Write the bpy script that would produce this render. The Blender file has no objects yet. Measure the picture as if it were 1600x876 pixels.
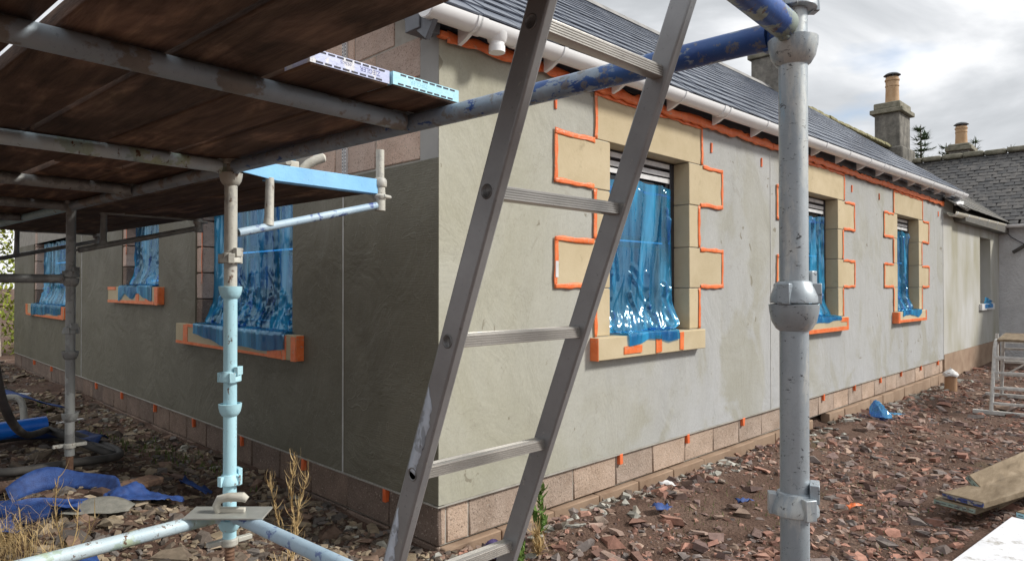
import bpy, bmesh, math, random
import numpy as np
from mathutils import Vector, Matrix, Euler
sc = bpy.context.scene
COL = sc.collection
R = math.radians
random.seed(7); RNG = np.random.default_rng(11)

# ---------------------------------------------------------------- camera
cam_d = bpy.data.cameras.new('camera'); cam = bpy.data.objects.new('camera', cam_d); COL.objects.link(cam)
cam_d.sensor_width = 36.0; cam_d.lens = 36.0 * 1057 / 1600
cam_d.clip_start = 0.05; cam_d.clip_end = 2000
cam.location = (0, 0, 1.34); cam.rotation_euler = (R(90.54), 0, R(-45))
sc.camera = cam

# ---------------------------------------------------------------- sky and sun
SUN_DIR = Vector((0.50, -0.62, 0.62)).normalized()
w = bpy.data.worlds.new('World'); sc.world = w; w.use_nodes = True
nt = w.node_tree; N = nt.nodes; L = nt.links; N.clear()
def wn(t, **k):
    n = N.new(t)
    for a, b in k.items(): setattr(n, a, b)
    return n
out = wn('ShaderNodeOutputWorld'); bg = wn('ShaderNodeBackground'); bg.inputs[1].default_value = 0.10
sky = wn('ShaderNodeTexSky', sky_type='NISHITA', sun_disc=False)
sky.sun_elevation = math.asin(SUN_DIR.z); sky.sun_rotation = math.atan2(SUN_DIR.x, SUN_DIR.y)
tc = wn('ShaderNodeTexCoord'); mp = wn('ShaderNodeMapping'); mp.inputs['Scale'].default_value = (1.0, 1.0, 2.6)
mp.inputs['Location'].default_value = (0.35, 0.2, 0.1)
L.new(tc.outputs['Generated'], mp.inputs['Vector'])
n1 = wn('ShaderNodeTexNoise'); n1.inputs['Scale'].default_value = 2.4; n1.inputs['Detail'].default_value = 7; n1.inputs['Roughness'].default_value = 0.52
n1.inputs['Distortion'].default_value = 0.35
L.new(mp.outputs[0], n1.inputs['Vector'])
cr = wn('ShaderNodeValToRGB'); cr.color_ramp.interpolation = 'B_SPLINE'
e = cr.color_ramp.elements
e[0].position = 0.38; e[0].color = (0.42, 0.44, 0.46, 1); e[1].position = 0.61; e[1].color = (1.0, 1.0, 1.0, 1)
x = e.new(0.50); x.color = (0.61, 0.63, 0.66, 1)
L.new(n1.outputs[0], cr.inputs[0])
mul = wn('ShaderNodeVectorMath', operation='SCALE'); mul.inputs['Scale'].default_value = 8.3
L.new(cr.outputs[0], mul.inputs[0])
n2 = wn('ShaderNodeTexNoise'); n2.inputs['Scale'].default_value = 3.1; n2.inputs['Detail'].default_value = 5
L.new(mp.outputs[0], n2.inputs['Vector'])
cr2 = wn('ShaderNodeValToRGB'); cr2.color_ramp.elements[0].position = 0.25; cr2.color_ramp.elements[1].position = 0.39
L.new(n2.outputs[0], cr2.inputs[0])
mx = wn('ShaderNodeMix', data_type='RGBA')
L.new(cr2.outputs[0], mx.inputs['Factor']); L.new(sky.outputs[0], mx.inputs['A']); L.new(mul.outputs[0], mx.inputs['B'])
L.new(mx.outputs['Result'], bg.inputs[0]); L.new(bg.outputs[0], out.inputs[0])

sd = bpy.data.lights.new('sun', 'SUN'); sd.energy = 2.6; sd.angle = R(9); sd.color = (1.0, 0.96, 0.89)
sun = bpy.data.objects.new('sun', sd); COL.objects.link(sun)
sun.rotation_euler = (-SUN_DIR).to_track_quat('-Z', 'Y').to_euler(); sun.location = (4, -8, 9)
sc.view_settings.view_transform = 'Standard'; sc.view_settings.look = 'None'
sc.view_settings.exposure = 0.62; sc.view_settings.gamma = 1.0; sc.view_settings.use_curve_mapping = False
sc.cycles.max_bounces = 8; sc.cycles.transparent_max_bounces = 10

# ---------------------------------------------------------------- mesh helpers
ORG = {}
class MB:
    def __init__(s): s.v = []; s.f = []
    def add(s, vs, fs):
        k = len(s.v); s.v += [tuple(p) for p in vs]; s.f += [tuple(i + k for i in f) for f in fs]; return s
    def box(s, x0, x1, y0, y1, z0, z1):
        a, b = min(x0, x1), max(x0, x1); c, d = min(y0, y1), max(y0, y1); e, f = min(z0, z1), max(z0, z1)
        return s.add([(a,c,e),(b,c,e),(b,d,e),(a,d,e),(a,c,f),(b,c,f),(b,d,f),(a,d,f)],
                     [(0,3,2,1),(4,5,6,7),(0,1,5,4),(1,2,6,5),(2,3,7,6),(3,0,4,7)])
    def obox(s, c, ax, ay, az):                     # centre and three half-axis vectors
        c = Vector(c); ax = Vector(ax); ay = Vector(ay); az = Vector(az)
        if ax.cross(ay).dot(az) < 0: ax = -ax
        vs = [c + i*ax + j*ay + k*az for k in (-1,1) for (i,j) in ((-1,-1),(1,-1),(1,1),(-1,1))]
        return s.add(vs, [(0,3,2,1),(4,5,6,7),(0,1,5,4),(1,2,6,5),(2,3,7,6),(3,0,4,7)])
    def beam(s, p, q, w, h, up=(0,0,1)):
        p = Vector(p); q = Vector(q); d = (q - p); u = Vector(up); sd = d.cross(u).normalized(); uu = sd.cross(d).normalized()
        return s.obox((p+q)/2, d/2, sd*w/2, uu*h/2)
    def path(s, pts, r, n=14, caps=True, closed=False):
        pts = [Vector(p) for p in pts]; m = len(pts); rs = r if hasattr(r, '__len__') else [r]*m
        t0 = (pts[1]-pts[0]).normalized(); a = t0.cross(Vector((0,0,1)))
        if a.length < 1e-3: a = t0.cross(Vector((1,0,0)))
        a.normalize(); vs = []
        for i in range(m):
            t = (pts[min(i+1,m-1)] - pts[max(i-1,0)]).normalized()
            a = (a - t*a.dot(t)).normalized(); b = t.cross(a)
            for k in range(n):
                g = 2*math.pi*k/n; vs.append(pts[i] + rs[i]*(math.cos(g)*a + math.sin(g)*b))
        fs = [(i*n+k, i*n+(k+1)%n, (i+1)*n+(k+1)%n, (i+1)*n+k) for i in range(m-1) for k in range(n)]
        if caps: fs += [tuple(reversed(range(n))), tuple(range((m-1)*n, m*n))]
        return s.add(vs, fs)
    def tube(s, p, q, r, n=18, ri=None):
        if ri is None: return s.path([p, q], r, n)
        p = Vector(p); q = Vector(q); d = (q-p).normalized()
        return s.path([p+d*.03, p, p, q, q, q-d*.03], [ri, ri, r, r, ri, ri], n, caps=False)
    def lathe(s, prof, o=(0,0,0), n=24, axis=(0,0,1)):
        ax = Vector(axis).normalized(); o = Vector(o)
        a = ax.cross(Vector((0,0,1)));  a = Vector((1,0,0)) if a.length < 1e-3 else a.normalized(); b = ax.cross(a)
        vs = [o + ax*z + r*(math.cos(2*math.pi*k/n)*a + math.sin(2*math.pi*k/n)*b) for r, z in prof for k in range(n)]
        m = len(prof)
        fs = [(i*n+k, i*n+(k+1)%n, (i+1)*n+(k+1)%n, (i+1)*n+k) for i in range(m-1) for k in range(n)]
        fs += [tuple(reversed(range(n))), tuple(range((m-1)*n, m*n))]
        return s.add(vs, fs)
    def prism(s, poly, d):                          # planar polygon extruded by vector d
        n = len(poly); d = Vector(d); p = [Vector(q) for q in poly]
        return s.add(p + [q + d for q in p], [tuple(reversed(range(n))), tuple(range(n, 2*n))] + [(i, (i+1)%n, n+(i+1)%n, n+i) for i in range(n)])
    def grid(s, P):                                 # P: rows of points
        a = len(P); b = len(P[0])
        return s.add([p for r in P for p in r], [(i*b+j, i*b+j+1, (i+1)*b+j+1, (i+1)*b+j) for i in range(a-1) for j in range(b-1)])
    def build(s, name, mat, parent=None, bevel=0, sharp=38, smooth=True, solid=0, segs=2):
        vs = np.array([tuple(p) for p in s.v], float)
        o = (vs.min(0) + vs.max(0))/2; o[2] = vs[:,2].min()
        me = bpy.data.meshes.new(name); me.from_pydata((vs - o).tolist(), [], s.f); me.update()
        bm = bmesh.new(); bm.from_mesh(me); bmesh.ops.recalc_face_normals(bm, faces=bm.faces); bm.to_mesh(me); bm.free()
        if smooth:
            me.polygons.foreach_set('use_smooth', [True]*len(me.polygons)); me.set_sharp_from_angle(angle=R(sharp))
        ob = bpy.data.objects.new(name, me); COL.objects.link(ob); me.materials.append(mat)
        place(ob, o, parent)
        if solid:
            m = ob.modifiers.new('solid', 'SOLIDIFY'); m.thickness = solid; m.offset = 0
        if bevel:
            m = ob.modifiers.new('bevel', 'BEVEL'); m.width = bevel; m.segments = segs; m.limit_method = 'ANGLE'; m.angle_limit = R(40)
        return ob
def place(ob, o, parent):
    o = Vector(o); ORG[ob.name] = o
    if parent is not None: ob.parent = parent; ob.location = o - ORG[parent.name]
    else: ob.location = o
def inst(name, me, mat, o, rot=(0,0,0), parent=None, scale=(1,1,1)):
    ob = bpy.data.objects.new(name, me); COL.objects.link(ob)
    if not me.materials: me.materials.append(mat)
    place(ob, o, parent); ob.rotation_euler = rot; ob.scale = scale
    return ob
def tag(o, label=None, cat=None, group=None, kind=None):
    if label: o['label'] = label
    if cat: o['category'] = cat
    if group: o['group'] = group
    if kind: o['kind'] = kind
    return o
def thing(name, label, cat, loc=(0,0,0), group=None):
    o = bpy.data.objects.new(name, None); COL.objects.link(o); o.empty_display_size = .1
    place(o, loc, None); return tag(o, label, cat, group)
def mesh_of(mb, name, mat, bevel=0, sharp=38):
    """shared mesh datablock about its own origin (no object)"""
    me = bpy.data.meshes.new(name); me.from_pydata([tuple(p) for p in mb.v], [], mb.f); me.update()
    bm = bmesh.new(); bm.from_mesh(me); bmesh.ops.recalc_face_normals(bm, faces=bm.faces)
    if bevel: bmesh.ops.bevel(bm, geom=bm.edges[:], offset=bevel, segments=1, affect='EDGES')
    bm.to_mesh(me); bm.free()
    me.polygons.foreach_set('use_smooth', [True]*len(me.polygons)); me.set_sharp_from_angle(angle=R(sharp))
    me.materials.append(mat); return me

def _h(ix, iy, seed):
    n = (ix*374761393 + iy*668265263 + seed*974711) & 0xffffffff
    n = ((n ^ (n >> 13))*1274126177) & 0xffffffff
    return ((n ^ (n >> 16)) & 0xffff)/65535.0
def vn(x, y, seed=0):
    x = np.asarray(x, float); y = np.asarray(y, float); ix = np.floor(x).astype(np.int64); iy = np.floor(y).astype(np.int64)
    fx = x - ix; fy = y - iy; fx = fx*fx*(3-2*fx); fy = fy*fy*(3-2*fy)
    return (_h(ix,iy,seed)*(1-fx)+_h(ix+1,iy,seed)*fx)*(1-fy) + (_h(ix,iy+1,seed)*(1-fx)+_h(ix+1,iy+1,seed)*fx)*fy
def sst(t): t = np.clip(t, 0, 1); return t*t*(3-2*t)

# ---------------------------------------------------------------- material helper
class Mat:
    def __init__(s, name):
        s.m = bpy.data.materials.new(name); s.m.use_nodes = True; s.nt = s.m.node_tree; s.N = s.nt.nodes
        s.b = s.N['Principled BSDF']; g = s.N.new('ShaderNodeNewGeometry'); s.pos = g.outputs['Position']; s._bump = None
        s.rnd = None
    def n(s, t, **k):
        nd = s.N.new(t)
        for a, b in k.items(): setattr(nd, a, b)
        return nd
    def l(s, a, b): s.nt.links.new(a, b)
    def vec(s, scale=(1,1,1), rot=(0,0,0), src=None):
        mp = s.n('ShaderNodeMapping'); mp.inputs['Scale'].default_value = scale; mp.inputs['Rotation'].default_value = rot
        s.l(src or s.pos, mp.inputs[0]); return mp.outputs[0]
    def noise(s, scale, detail=4, rough=.55, vec=None, dist=0):
        nd = s.n('ShaderNodeTexNoise'); nd.inputs['Scale'].default_value = scale; nd.inputs['Detail'].default_value = detail
        nd.inputs['Roughness'].default_value = rough; nd.inputs['Distortion'].default_value = dist
        s.l(vec or s.pos, nd.inputs['Vector']); return nd.outputs[0]
    def voro(s, scale, vec=None, feature='F1'):
        nd = s.n('ShaderNodeTexVoronoi', feature=feature); nd.inputs['Scale'].default_value = scale
        s.l(vec or s.pos, nd.inputs['Vector']); return nd.outputs[0]
    def ramp(s, fac, stops, interp='LINEAR'):
        nd = s.n('ShaderNodeValToRGB'); nd.color_ramp.interpolation = interp; e = nd.color_ramp.elements
        for i, (p, c) in enumerate(stops):
            c = (c, c, c) if not hasattr(c, '__len__') else c
            el = e[i] if i < 2 else e.new(p)
            el.position = p; el.color = (*c, 1)
        s.l(fac, nd.inputs[0]); return nd.outputs[0]
    def mix(s, fac, a, b, mode='MIX'):
        nd = s.n('ShaderNodeMix', data_type='RGBA', blend_type=mode)
        for k, v in (('Factor', fac), ('A', a), ('B', b)):
            if hasattr(v, 'is_output'): s.l(v, nd.inputs[k])
            elif k == 'Factor': nd.inputs[k].default_value = v
            else: nd.inputs[k].default_value = (*v, 1) if hasattr(v, '__len__') else (v, v, v, 1)
        return nd.outputs['Result']
    def objrand(s, lo, hi):
        i = s.n('ShaderNodeObjectInfo'); return s.ramp(i.outputs['Random'], [(0, lo), (1, hi)])
    def sep(s, axis, src=None):
        nd = s.n('ShaderNodeSeparateXYZ'); s.l(src or s.pos, nd.inputs[0]); return nd.outputs[axis]
    def maprange(s, v, a, b):
        nd = s.n('ShaderNodeMapRange'); s.l(v, nd.inputs[0]); nd.inputs[1].default_value = a; nd.inputs[2].default_value = b; return nd.outputs[0]
    def bump(s, h, strength=.3, dist=.01):
        nd = s.n('ShaderNodeBump'); nd.inputs['Strength'].default_value = strength; nd.inputs['Distance'].default_value = dist
        s.l(h, nd.inputs['Height'])
        if s._bump: s.l(s._bump, nd.inputs['Normal'])
        s._bump = nd.outputs[0]; s.l(s._bump, s.b.inputs['Normal']); return s
    def set(s, color=None, rough=None, metal=None, spec=None, **k):
        for key, v in (('Base Color', color), ('Roughness', rough), ('Metallic', metal), ('Specular IOR Level', spec)):
            if v is None: continue
            if hasattr(v, 'is_output'): s.l(v, s.b.inputs[key])
            else: s.b.inputs[key].default_value = (*v, 1) if hasattr(v, '__len__') else v
        for a, v in k.items(): s.b.inputs[a].default_value = v
        return s.m
def simple(name, c1, c2, scale=6, rough=.7, metal=0, bump=.15, bscale=60, detail=5, spec=.5, stretch=None, bdist=.004):
    m = Mat(name); v = m.vec(stretch) if stretch else None
    c = m.ramp(m.noise(scale, detail, vec=v), [(.32, c1), (.68, c2)])
    if bump: m.bump(m.noise(bscale, 5, vec=v), bump, bdist)
    return m.set(c, rough, metal, spec)
def painted(name, paint, paint2, steel, steel2, amount, scale=22, rust=.0, metal=.3, rough=.45):
    """tube with worn paint over dull steel; amount = share of paint left"""
    m = Mat(name)
    st = m.ramp(m.noise(14, 6), [(.3, steel), (.7, steel2)]); pt = m.ramp(m.noise(7, 4), [(.3, paint), (.7, paint2)])
    k = m.ramp(m.noise(scale, 7, .62), [(.5+(.5-amount)*.45-.02, 0.0), (.5+(.5-amount)*.45+.02, 1.0)])
    c = m.mix(k, st, pt)
    if rust:
        rk = m.ramp(m.noise(38, 6, .7, vec=m.vec((1,1,.45))), [(.60-rust*.1, 0.0), (.64-rust*.1, 1.0)]); c = m.mix(rk, c, (.13,.075,.05))
    sp = m.ramp(m.noise(120, 4, .65, vec=m.vec((1.6,1.6,.5))), [(.30, .4), (.38, 1.0)]); c = m.mix(.5, c, sp, 'MULTIPLY')
    lg = m.ramp(m.noise(5, 5, .6, vec=m.vec((1,1,.6))), [(.3, .8), (.7, 1.12)]); c = m.mix(.8, c, lg, 'MULTIPLY')
    m.bump(m.noise(90, 5), .25, .003); m.bump(k, .25, .001)
    return m.set(c, rough, metal)

# ---------------------------------------------------------------- materials
def m_render_front():
    m = Mat('cement render drying')
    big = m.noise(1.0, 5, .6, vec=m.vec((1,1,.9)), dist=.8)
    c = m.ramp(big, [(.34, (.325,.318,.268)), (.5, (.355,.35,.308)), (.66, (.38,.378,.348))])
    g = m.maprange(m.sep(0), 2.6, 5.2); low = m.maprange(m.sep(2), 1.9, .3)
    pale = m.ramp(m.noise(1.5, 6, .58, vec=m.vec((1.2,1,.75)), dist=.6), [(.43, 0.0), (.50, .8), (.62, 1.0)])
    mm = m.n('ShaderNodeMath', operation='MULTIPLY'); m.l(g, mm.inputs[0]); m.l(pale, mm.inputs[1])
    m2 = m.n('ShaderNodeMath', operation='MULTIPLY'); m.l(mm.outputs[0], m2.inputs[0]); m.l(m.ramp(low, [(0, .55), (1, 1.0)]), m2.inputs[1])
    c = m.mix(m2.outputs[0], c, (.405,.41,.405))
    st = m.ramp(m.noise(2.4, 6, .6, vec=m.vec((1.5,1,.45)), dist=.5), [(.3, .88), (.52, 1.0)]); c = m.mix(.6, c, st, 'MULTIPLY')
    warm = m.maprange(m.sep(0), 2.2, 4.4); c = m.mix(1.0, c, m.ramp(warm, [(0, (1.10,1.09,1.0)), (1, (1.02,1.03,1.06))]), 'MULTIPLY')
    ck = m.ramp(m.noise(1.25, 4, .55, vec=m.vec((1,1,1.1)), dist=3.0), [(.495, 0.0), (.4985, .55), (.502, 0.0)]); c = m.mix(ck, c, (.24,.225,.18))
    dk = m.ramp(m.noise(4.6, 4, .5, vec=m.vec((1,1,.9)), dist=1.6), [(.695, 0.0), (.71, .75)]); c = m.mix(dk, c, (.20,.18,.135))
    fine = m.ramp(m.noise(70, 4, .7), [(.3, .9), (.7, 1.06)]); c = m.mix(.8, c, fine, 'MULTIPLY')
    m.bump(m.noise(1.9, 5, .55, vec=m.vec((1,1,.8)), dist=2.4), .6, .018); m.bump(m.noise(17, 5, vec=m.vec((.6,1,1.3)), dist=1.2), .22, .003)
    return m.set(c, .86, 0, .25)
def m_render_side():
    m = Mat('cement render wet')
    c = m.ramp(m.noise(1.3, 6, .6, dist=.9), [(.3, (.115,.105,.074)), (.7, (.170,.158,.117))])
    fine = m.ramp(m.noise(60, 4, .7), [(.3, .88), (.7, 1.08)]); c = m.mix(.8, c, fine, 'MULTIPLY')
    near = m.maprange(m.sep(1), 3.75, 3.1)
    wv = m.n('ShaderNodeTexWave', bands_direction='Z'); wv.inputs['Scale'].default_value = 24; wv.inputs['Distortion'].default_value = 9; wv.inputs['Detail'].default_value = 3; wv.inputs['Detail Scale'].default_value = 1.2
    m.l(m.vec((1,.35,1)), wv.inputs['Vector'])
    mm = m.n('ShaderNodeMath', operation='MULTIPLY'); m.l(near, mm.inputs[0]); m.l(wv.outputs[0], mm.inputs[1])
    m.bump(m.noise(1.7, 7, .58, dist=3.0), .75, .022); m.bump(mm.outputs[0], .16, .003); m.bump(m.noise(26, 4, vec=m.vec((1,.4,1.6)), dist=1.0), .3, .004)
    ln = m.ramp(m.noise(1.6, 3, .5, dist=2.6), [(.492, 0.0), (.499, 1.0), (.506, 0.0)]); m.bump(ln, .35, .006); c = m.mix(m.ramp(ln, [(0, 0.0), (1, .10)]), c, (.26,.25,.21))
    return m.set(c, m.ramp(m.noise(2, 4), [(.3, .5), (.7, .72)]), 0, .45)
def m_block(name, base, base2, bright=1):
    m = Mat(name)
    c = m.ramp(m.noise(7, 5), [(.3, base), (.7, base2)])
    c = m.mix(.9, c, m.objrand((.78,.78,.80), (1.12,1.05,1.0)), 'MULTIPLY')
    sp = m.ramp(m.noise(95, 3, .7), [(.34, .30), (.43, 1.0)]); c = m.mix(.8, c, sp, 'MULTIPLY')
    lt = m.ramp(m.noise(70, 2), [(.62, 0.0), (.70, .6)]); c = m.mix(lt, c, (.55,.47,.40))
    stn = m.ramp(m.noise(3.5, 5, vec=m.vec((1,1,2))), [(.35, .75), (.55, 1.0)]); c = m.mix(.5, c, stn, 'MULTIPLY')
    m.bump(m.noise(28, 5, .7), .6, .010); m.bump(m.noise(85, 4, .75), .9, .006); m.bump(m.noise(240, 2), .3, .002)
    return m.set(c, .92, 0, .2)
def m_stone():
    m = Mat('buff sandstone')
    c = m.ramp(m.noise(3.5, 6, .6, dist=.3), [(.3, (.46,.38,.245)), (.7, (.55,.465,.32))])
    c = m.mix(.7, c, m.objrand((.90,.90,.90), (1.06,1.05,1.03)), 'MULTIPLY')
    sp = m.ramp(m.noise(60, 4, .7), [(.28, .55), (.36, 1.0)]); c = m.mix(.5, c, sp, 'MULTIPLY')
    dirt = m.ramp(m.noise(9, 6, .7), [(.60, 0.0), (.78, .6)]); c = m.mix(dirt, c, (.23,.185,.12))
    m.bump(m.noise(40, 5, .7), .35, .004); m.bump(m.noise(130, 3), .35, .002)
    return m.set(c, .9, 0, .2)
def m_film():
    m = Mat('blue plastic film'); N = m.N
    c = m.ramp(m.noise(5, 4, vec=m.vec((1,1,.5))), [(.3, (.006,.12,.42)), (.7, (.02,.34,.66))])
    m.bump(m.noise(7, 3, .5, vec=m.vec((1,1,.16)), dist=.6), .8, .030); m.bump(m.noise(19, 3, .5, vec=m.vec((1,1,.25), (.5,.4,0)), dist=1.2), .22, .008)
    m.set((.03,.46,.86), .35, 0, .3)
    gl = N.new('ShaderNodeBsdfGlossy'); gl.inputs['Roughness'].default_value = .15; gl.inputs['Color'].default_value = (.62,.88,1,1); m.l(m._bump, gl.inputs['Normal'])
    tr = N.new('ShaderNodeBsdfTransparent'); tr.inputs[0].default_value = (.045,.34,.86,1)
    mx = N.new('ShaderNodeMixShader'); m.l(m.ramp(m.noise(2.4, 3, .5, vec=m.vec((2.2,2.2,.35)), dist=.5), [(.36, .08), (.5, .24), (.64, .55)]), mx.inputs[0])  # noise mask paints in brighter cyan patches as if the film caught light
    m.l(tr.outputs[0], mx.inputs[1]); m.l(m.b.outputs[0], mx.inputs[2])
    lw = N.new('ShaderNodeLayerWeight'); lw.inputs[0].default_value = .4; m.l(m._bump, lw.inputs['Normal']); fr = lw.outputs['Facing']; fr = m.ramp(fr, [(0, .10), (.5, .14), (.8, .26), (1, .8)])
    m2 = N.new('ShaderNodeMixShader'); m.l(fr, m2.inputs[0]); m.l(mx.outputs[0], m2.inputs[1]); m.l(gl.outputs[0], m2.inputs[2])
    m.l(m2.outputs[0], N['Material Output'].inputs[0])
    return m.m
def m_board():
    m = Mat('scaffold board timber'); v = m.vec((9,.9,9), (0,0,R(-3.8)))
    c = m.ramp(m.noise(3.0, 7, .62, vec=v, dist=.5), [(.30, (.055,.034,.025)), (.5, (.115,.072,.052)), (.72, (.20,.135,.092))])
    st = m.ramp(m.noise(2.6, 6, .6, vec=m.vec((2.4,.9,2)), dist=.8), [(.36, .62), (.53, 1.0), (.66, 2.3)]); c = m.mix(.9, c, st, 'MULTIPLY')
    c = m.mix(.8, c, m.objrand((.72,.74,.76), (1.25,1.15,1.05)), 'MULTIPLY')
    kn = m.ramp(m.voro(3.6, m.vec((1.6,.7,1))), [(.05, .25), (.10, 1.0)]); c = m.mix(.8, c, kn, 'MULTIPLY')
    m.bump(m.noise(30, 5, vec=v), .5, .004)
    return m.set(c, .8, 0, .3)
def m_plank():
    m = Mat('weathered plank timber'); v = m.vec((2,9,8), (0,0,R(-16)))
    c = m.ramp(m.noise(2.2, 7, .65, vec=v, dist=.4), [(.28, (.12,.088,.056)), (.55, (.22,.17,.115)), (.75, (.31,.25,.18))])
    d = m.ramp(m.noise(5, 6, .7), [(.6, 0.0), (.78, .7)]); c = m.mix(d, c, (.13,.11,.09))
    m.bump(m.noise(24, 5, vec=v), .3, .003)
    return m.set(c, .85, 0, .2)
def m_slate(name, a, b, rough, mossy=0):
    m = Mat(name)
    c = m.ramp(m.noise(9, 5), [(.3, a), (.7, b)]); c = m.mix(.85, c, m.objrand((.62,.64,.68), (1.25,1.2,1.15)), 'MULTIPLY')
    if mossy:
        k = m.ramp(m.noise(4, 7, .7), [(.62-mossy, 0.0), (.72-mossy, .85)]); c = m.mix(k, c, (.16,.145,.085))
    m.bump(m.noise(45, 5), .4, .004)
    return m.set(c, rough, 0, .5)
def m_soil():
    m = Mat('soil')
    c = m.ramp(m.noise(2.6, 8, .65), [(.3, (.085,.052,.039)), (.5, (.145,.092,.070)), (.72, (.215,.150,.118))])
    gm = m.ramp(m.noise(1.4, 6, .6), [(.62, 0.0), (.74, .55)]); c = m.mix(gm, c, (.105,.10,.045))
    sp = m.ramp(m.voro(55), [(.05, 1.6), (.35, .75)]); c = m.mix(.6, c, sp, 'MULTIPLY')
    m.bump(m.noise(20, 8, .7), .8, .03); m.bump(m.voro(48), .6, .012)
    return m.set(c, .95, 0, .15)
def m_vcol(name, rough=.9, bscale=60, bump=.4, dark=True):
    m = Mat(name); a = m.n('ShaderNodeAttribute', attribute_name='Col'); c = a.outputs['Color']
    if dark: c = m.mix(.7, c, m.ramp(m.noise(30, 5), [(.3, .6), (.7, 1.25)]), 'MULTIPLY')
    m.bump(m.noise(bscale, 5), bump, .006); return m.set(c, rough, 0, .25)
def m_gravelstone():
    m = Mat('loose stone'); i = m.n('ShaderNodeObjectInfo')
    c = m.ramp(i.outputs['Random'], [(0, (.22,.115,.085)), (.3, (.30,.18,.13)), (.55, (.19,.165,.155)), (.8, (.34,.26,.20)), (1, (.15,.09,.08))])
    c = m.mix(.8, c, m.ramp(m.noise(22, 6, .65), [(.3, .6), (.7, 1.3)]), 'MULTIPLY'); m.bump(m.noise(50, 6), .5, .006)
    return m.set(c, .9, 0, .2)
def m_roughcast():
    m = Mat('white roughcast'); c = m.ramp(m.noise(3, 5), [(.3, (.50,.50,.51)), (.7, (.64,.64,.65))])
    m.bump(m.noise(22, 5, .7), .9, .03); return m.set(c, .9, 0, .2)
def m_chim():
    m = Mat('chimney stone'); c = m.ramp(m.noise(4, 7, .68), [(.3, (.10,.095,.085)), (.5, (.20,.19,.17)), (.7, (.33,.31,.27))])
    s = m.ramp(m.noise(2, 4, vec=m.vec((3,3,.6))), [(.35, .5), (.6, 1.0)]); c = m.mix(.7, c, s, 'MULTIPLY'); m.bump(m.noise(30, 5), .4, .01)
    return m.set(c, .9, 0, .2)
def m_ali(name, a, b, rough, metal):
    m = Mat(name); v = m.vec((4,1,1))
    c = m.ramp(m.noise(9, 6, .6), [(.3, a), (.7, b)]); sp = m.ramp(m.noise(120, 3, .7), [(.27, .5), (.36, 1.0)]); c = m.mix(.7, c, sp, 'MULTIPLY')
    dr = m.ramp(m.noise(46, 5, .72), [(.645, 0.0), (.68, .8)]); c = m.mix(dr, c, (.42,.40,.37)); m.bump(m.noise(200, 2), .15, .001)
    return m.set(c, rough, metal)
def m_sticker():
    m = Mat('torn label'); v = m.vec((60,60,22))
    c = m.ramp(m.noise(1.0, 3, vec=v), [(.36, (.06,.065,.08)), (.42, (.50,.55,.63))])
    big = m.ramp(m.noise(26, 5, .6), [(.40, (.16,.16,.165)), (.43, (.54,.59,.66))]); c = m.mix(.5, c, big)
    return m.set(c, .55)
T = {}
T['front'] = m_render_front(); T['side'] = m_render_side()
T['strip'] = simple('cement render dry', (.29,.29,.28), (.37,.365,.35), 4, .9, bump=.3, bscale=20)
T['ext'] = simple('cement render patchy', (.34,.325,.25), (.49,.49,.48), 1.5, .9, bump=.2, bscale=14, stretch=(1.2,1,.5))
T['block'] = m_block('concrete block', (.42,.325,.255), (.52,.42,.345)); T['blockg'] = m_block('grey pink concrete block', (.58,.44,.36), (.68,.55,.47))
T['blockd'] = m_block('concrete block dark', (.205,.155,.125), (.28,.215,.175))  # darker version of the block colour for side plinth and lowest reveal blocks
T['mortar'] = simple('mortar', (.30,.285,.25), (.42,.40,.36), 12, .95, bump=.6, bscale=50)
T['found'] = simple('foundation course', (.25,.165,.11), (.36,.26,.185), 4, .95, bump=.6, bscale=40)
T['stone'] = m_stone(); T['film'] = m_film()
def m_tape():
    m = Mat('orange tape'); c = m.ramp(m.noise(14, 5), [(.3, (.70,.13,.025)), (.7, (.85,.22,.07))])
    d = m.ramp(m.noise(34, 6, .7, dist=.6), [(.58, 0.0), (.64, .65)]); c = m.mix(d, c, (.46,.36,.27)); m.bump(m.noise(42, 5, dist=1.0), .6, .006)
    return m.set(c, .4)
T['tape'] = m_tape()
T['upvc'] = simple('white plastic', (.82,.83,.84), (.86,.87,.88), 5, .32, bump=0)
T['dark'] = simple('anthracite plastic', (.018,.018,.024), (.03,.03,.038), 8, .38, bump=.05)
T['soffit'] = simple('grey soffit', (.10,.11,.13), (.14,.15,.17), 8, .45, bump=.05)
T['glass'] = Mat('window glass').set((.012,.016,.022), .05, 0, .8)
T['slate'] = m_slate('new slate', (.095,.115,.155), (.15,.175,.225), .24); T['oldslate'] = m_slate('old mossy slate', (.10,.10,.095), (.17,.16,.14), .6, .06)
T['wingslate'] = m_slate('weathered slate', (.060,.060,.062), (.125,.12,.115), .55, .0)
T['moss'] = simple('mossy ridge', (.17,.15,.06), (.30,.28,.17), 9, .95, bump=.8, bscale=30, bdist=.02); T['ridge'] = simple('ridge tile', (.20,.20,.20), (.32,.31,.30), 6, .85)
T['lead'] = simple('lead flashing', (.16,.20,.27), (.24,.29,.36), 5, .45)
T['chim'] = m_chim(); T['cap'] = simple('mossy stone cap', (.13,.125,.09), (.30,.28,.22), 7, .95, bump=.5, bscale=25)
T['clay'] = simple('clay pot', (.40,.24,.12), (.52,.36,.22), 4, .8, bump=.2); T['cowl'] = simple('dark metal', (.05,.055,.06), (.09,.095,.10), 9, .4, .6)
T['galv'] = painted('galvanised steel', (.46,.51,.55), (.56,.60,.63), (.38,.42,.45), (.48,.51,.53), .62, 16, -.6, .55, .40)
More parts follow.
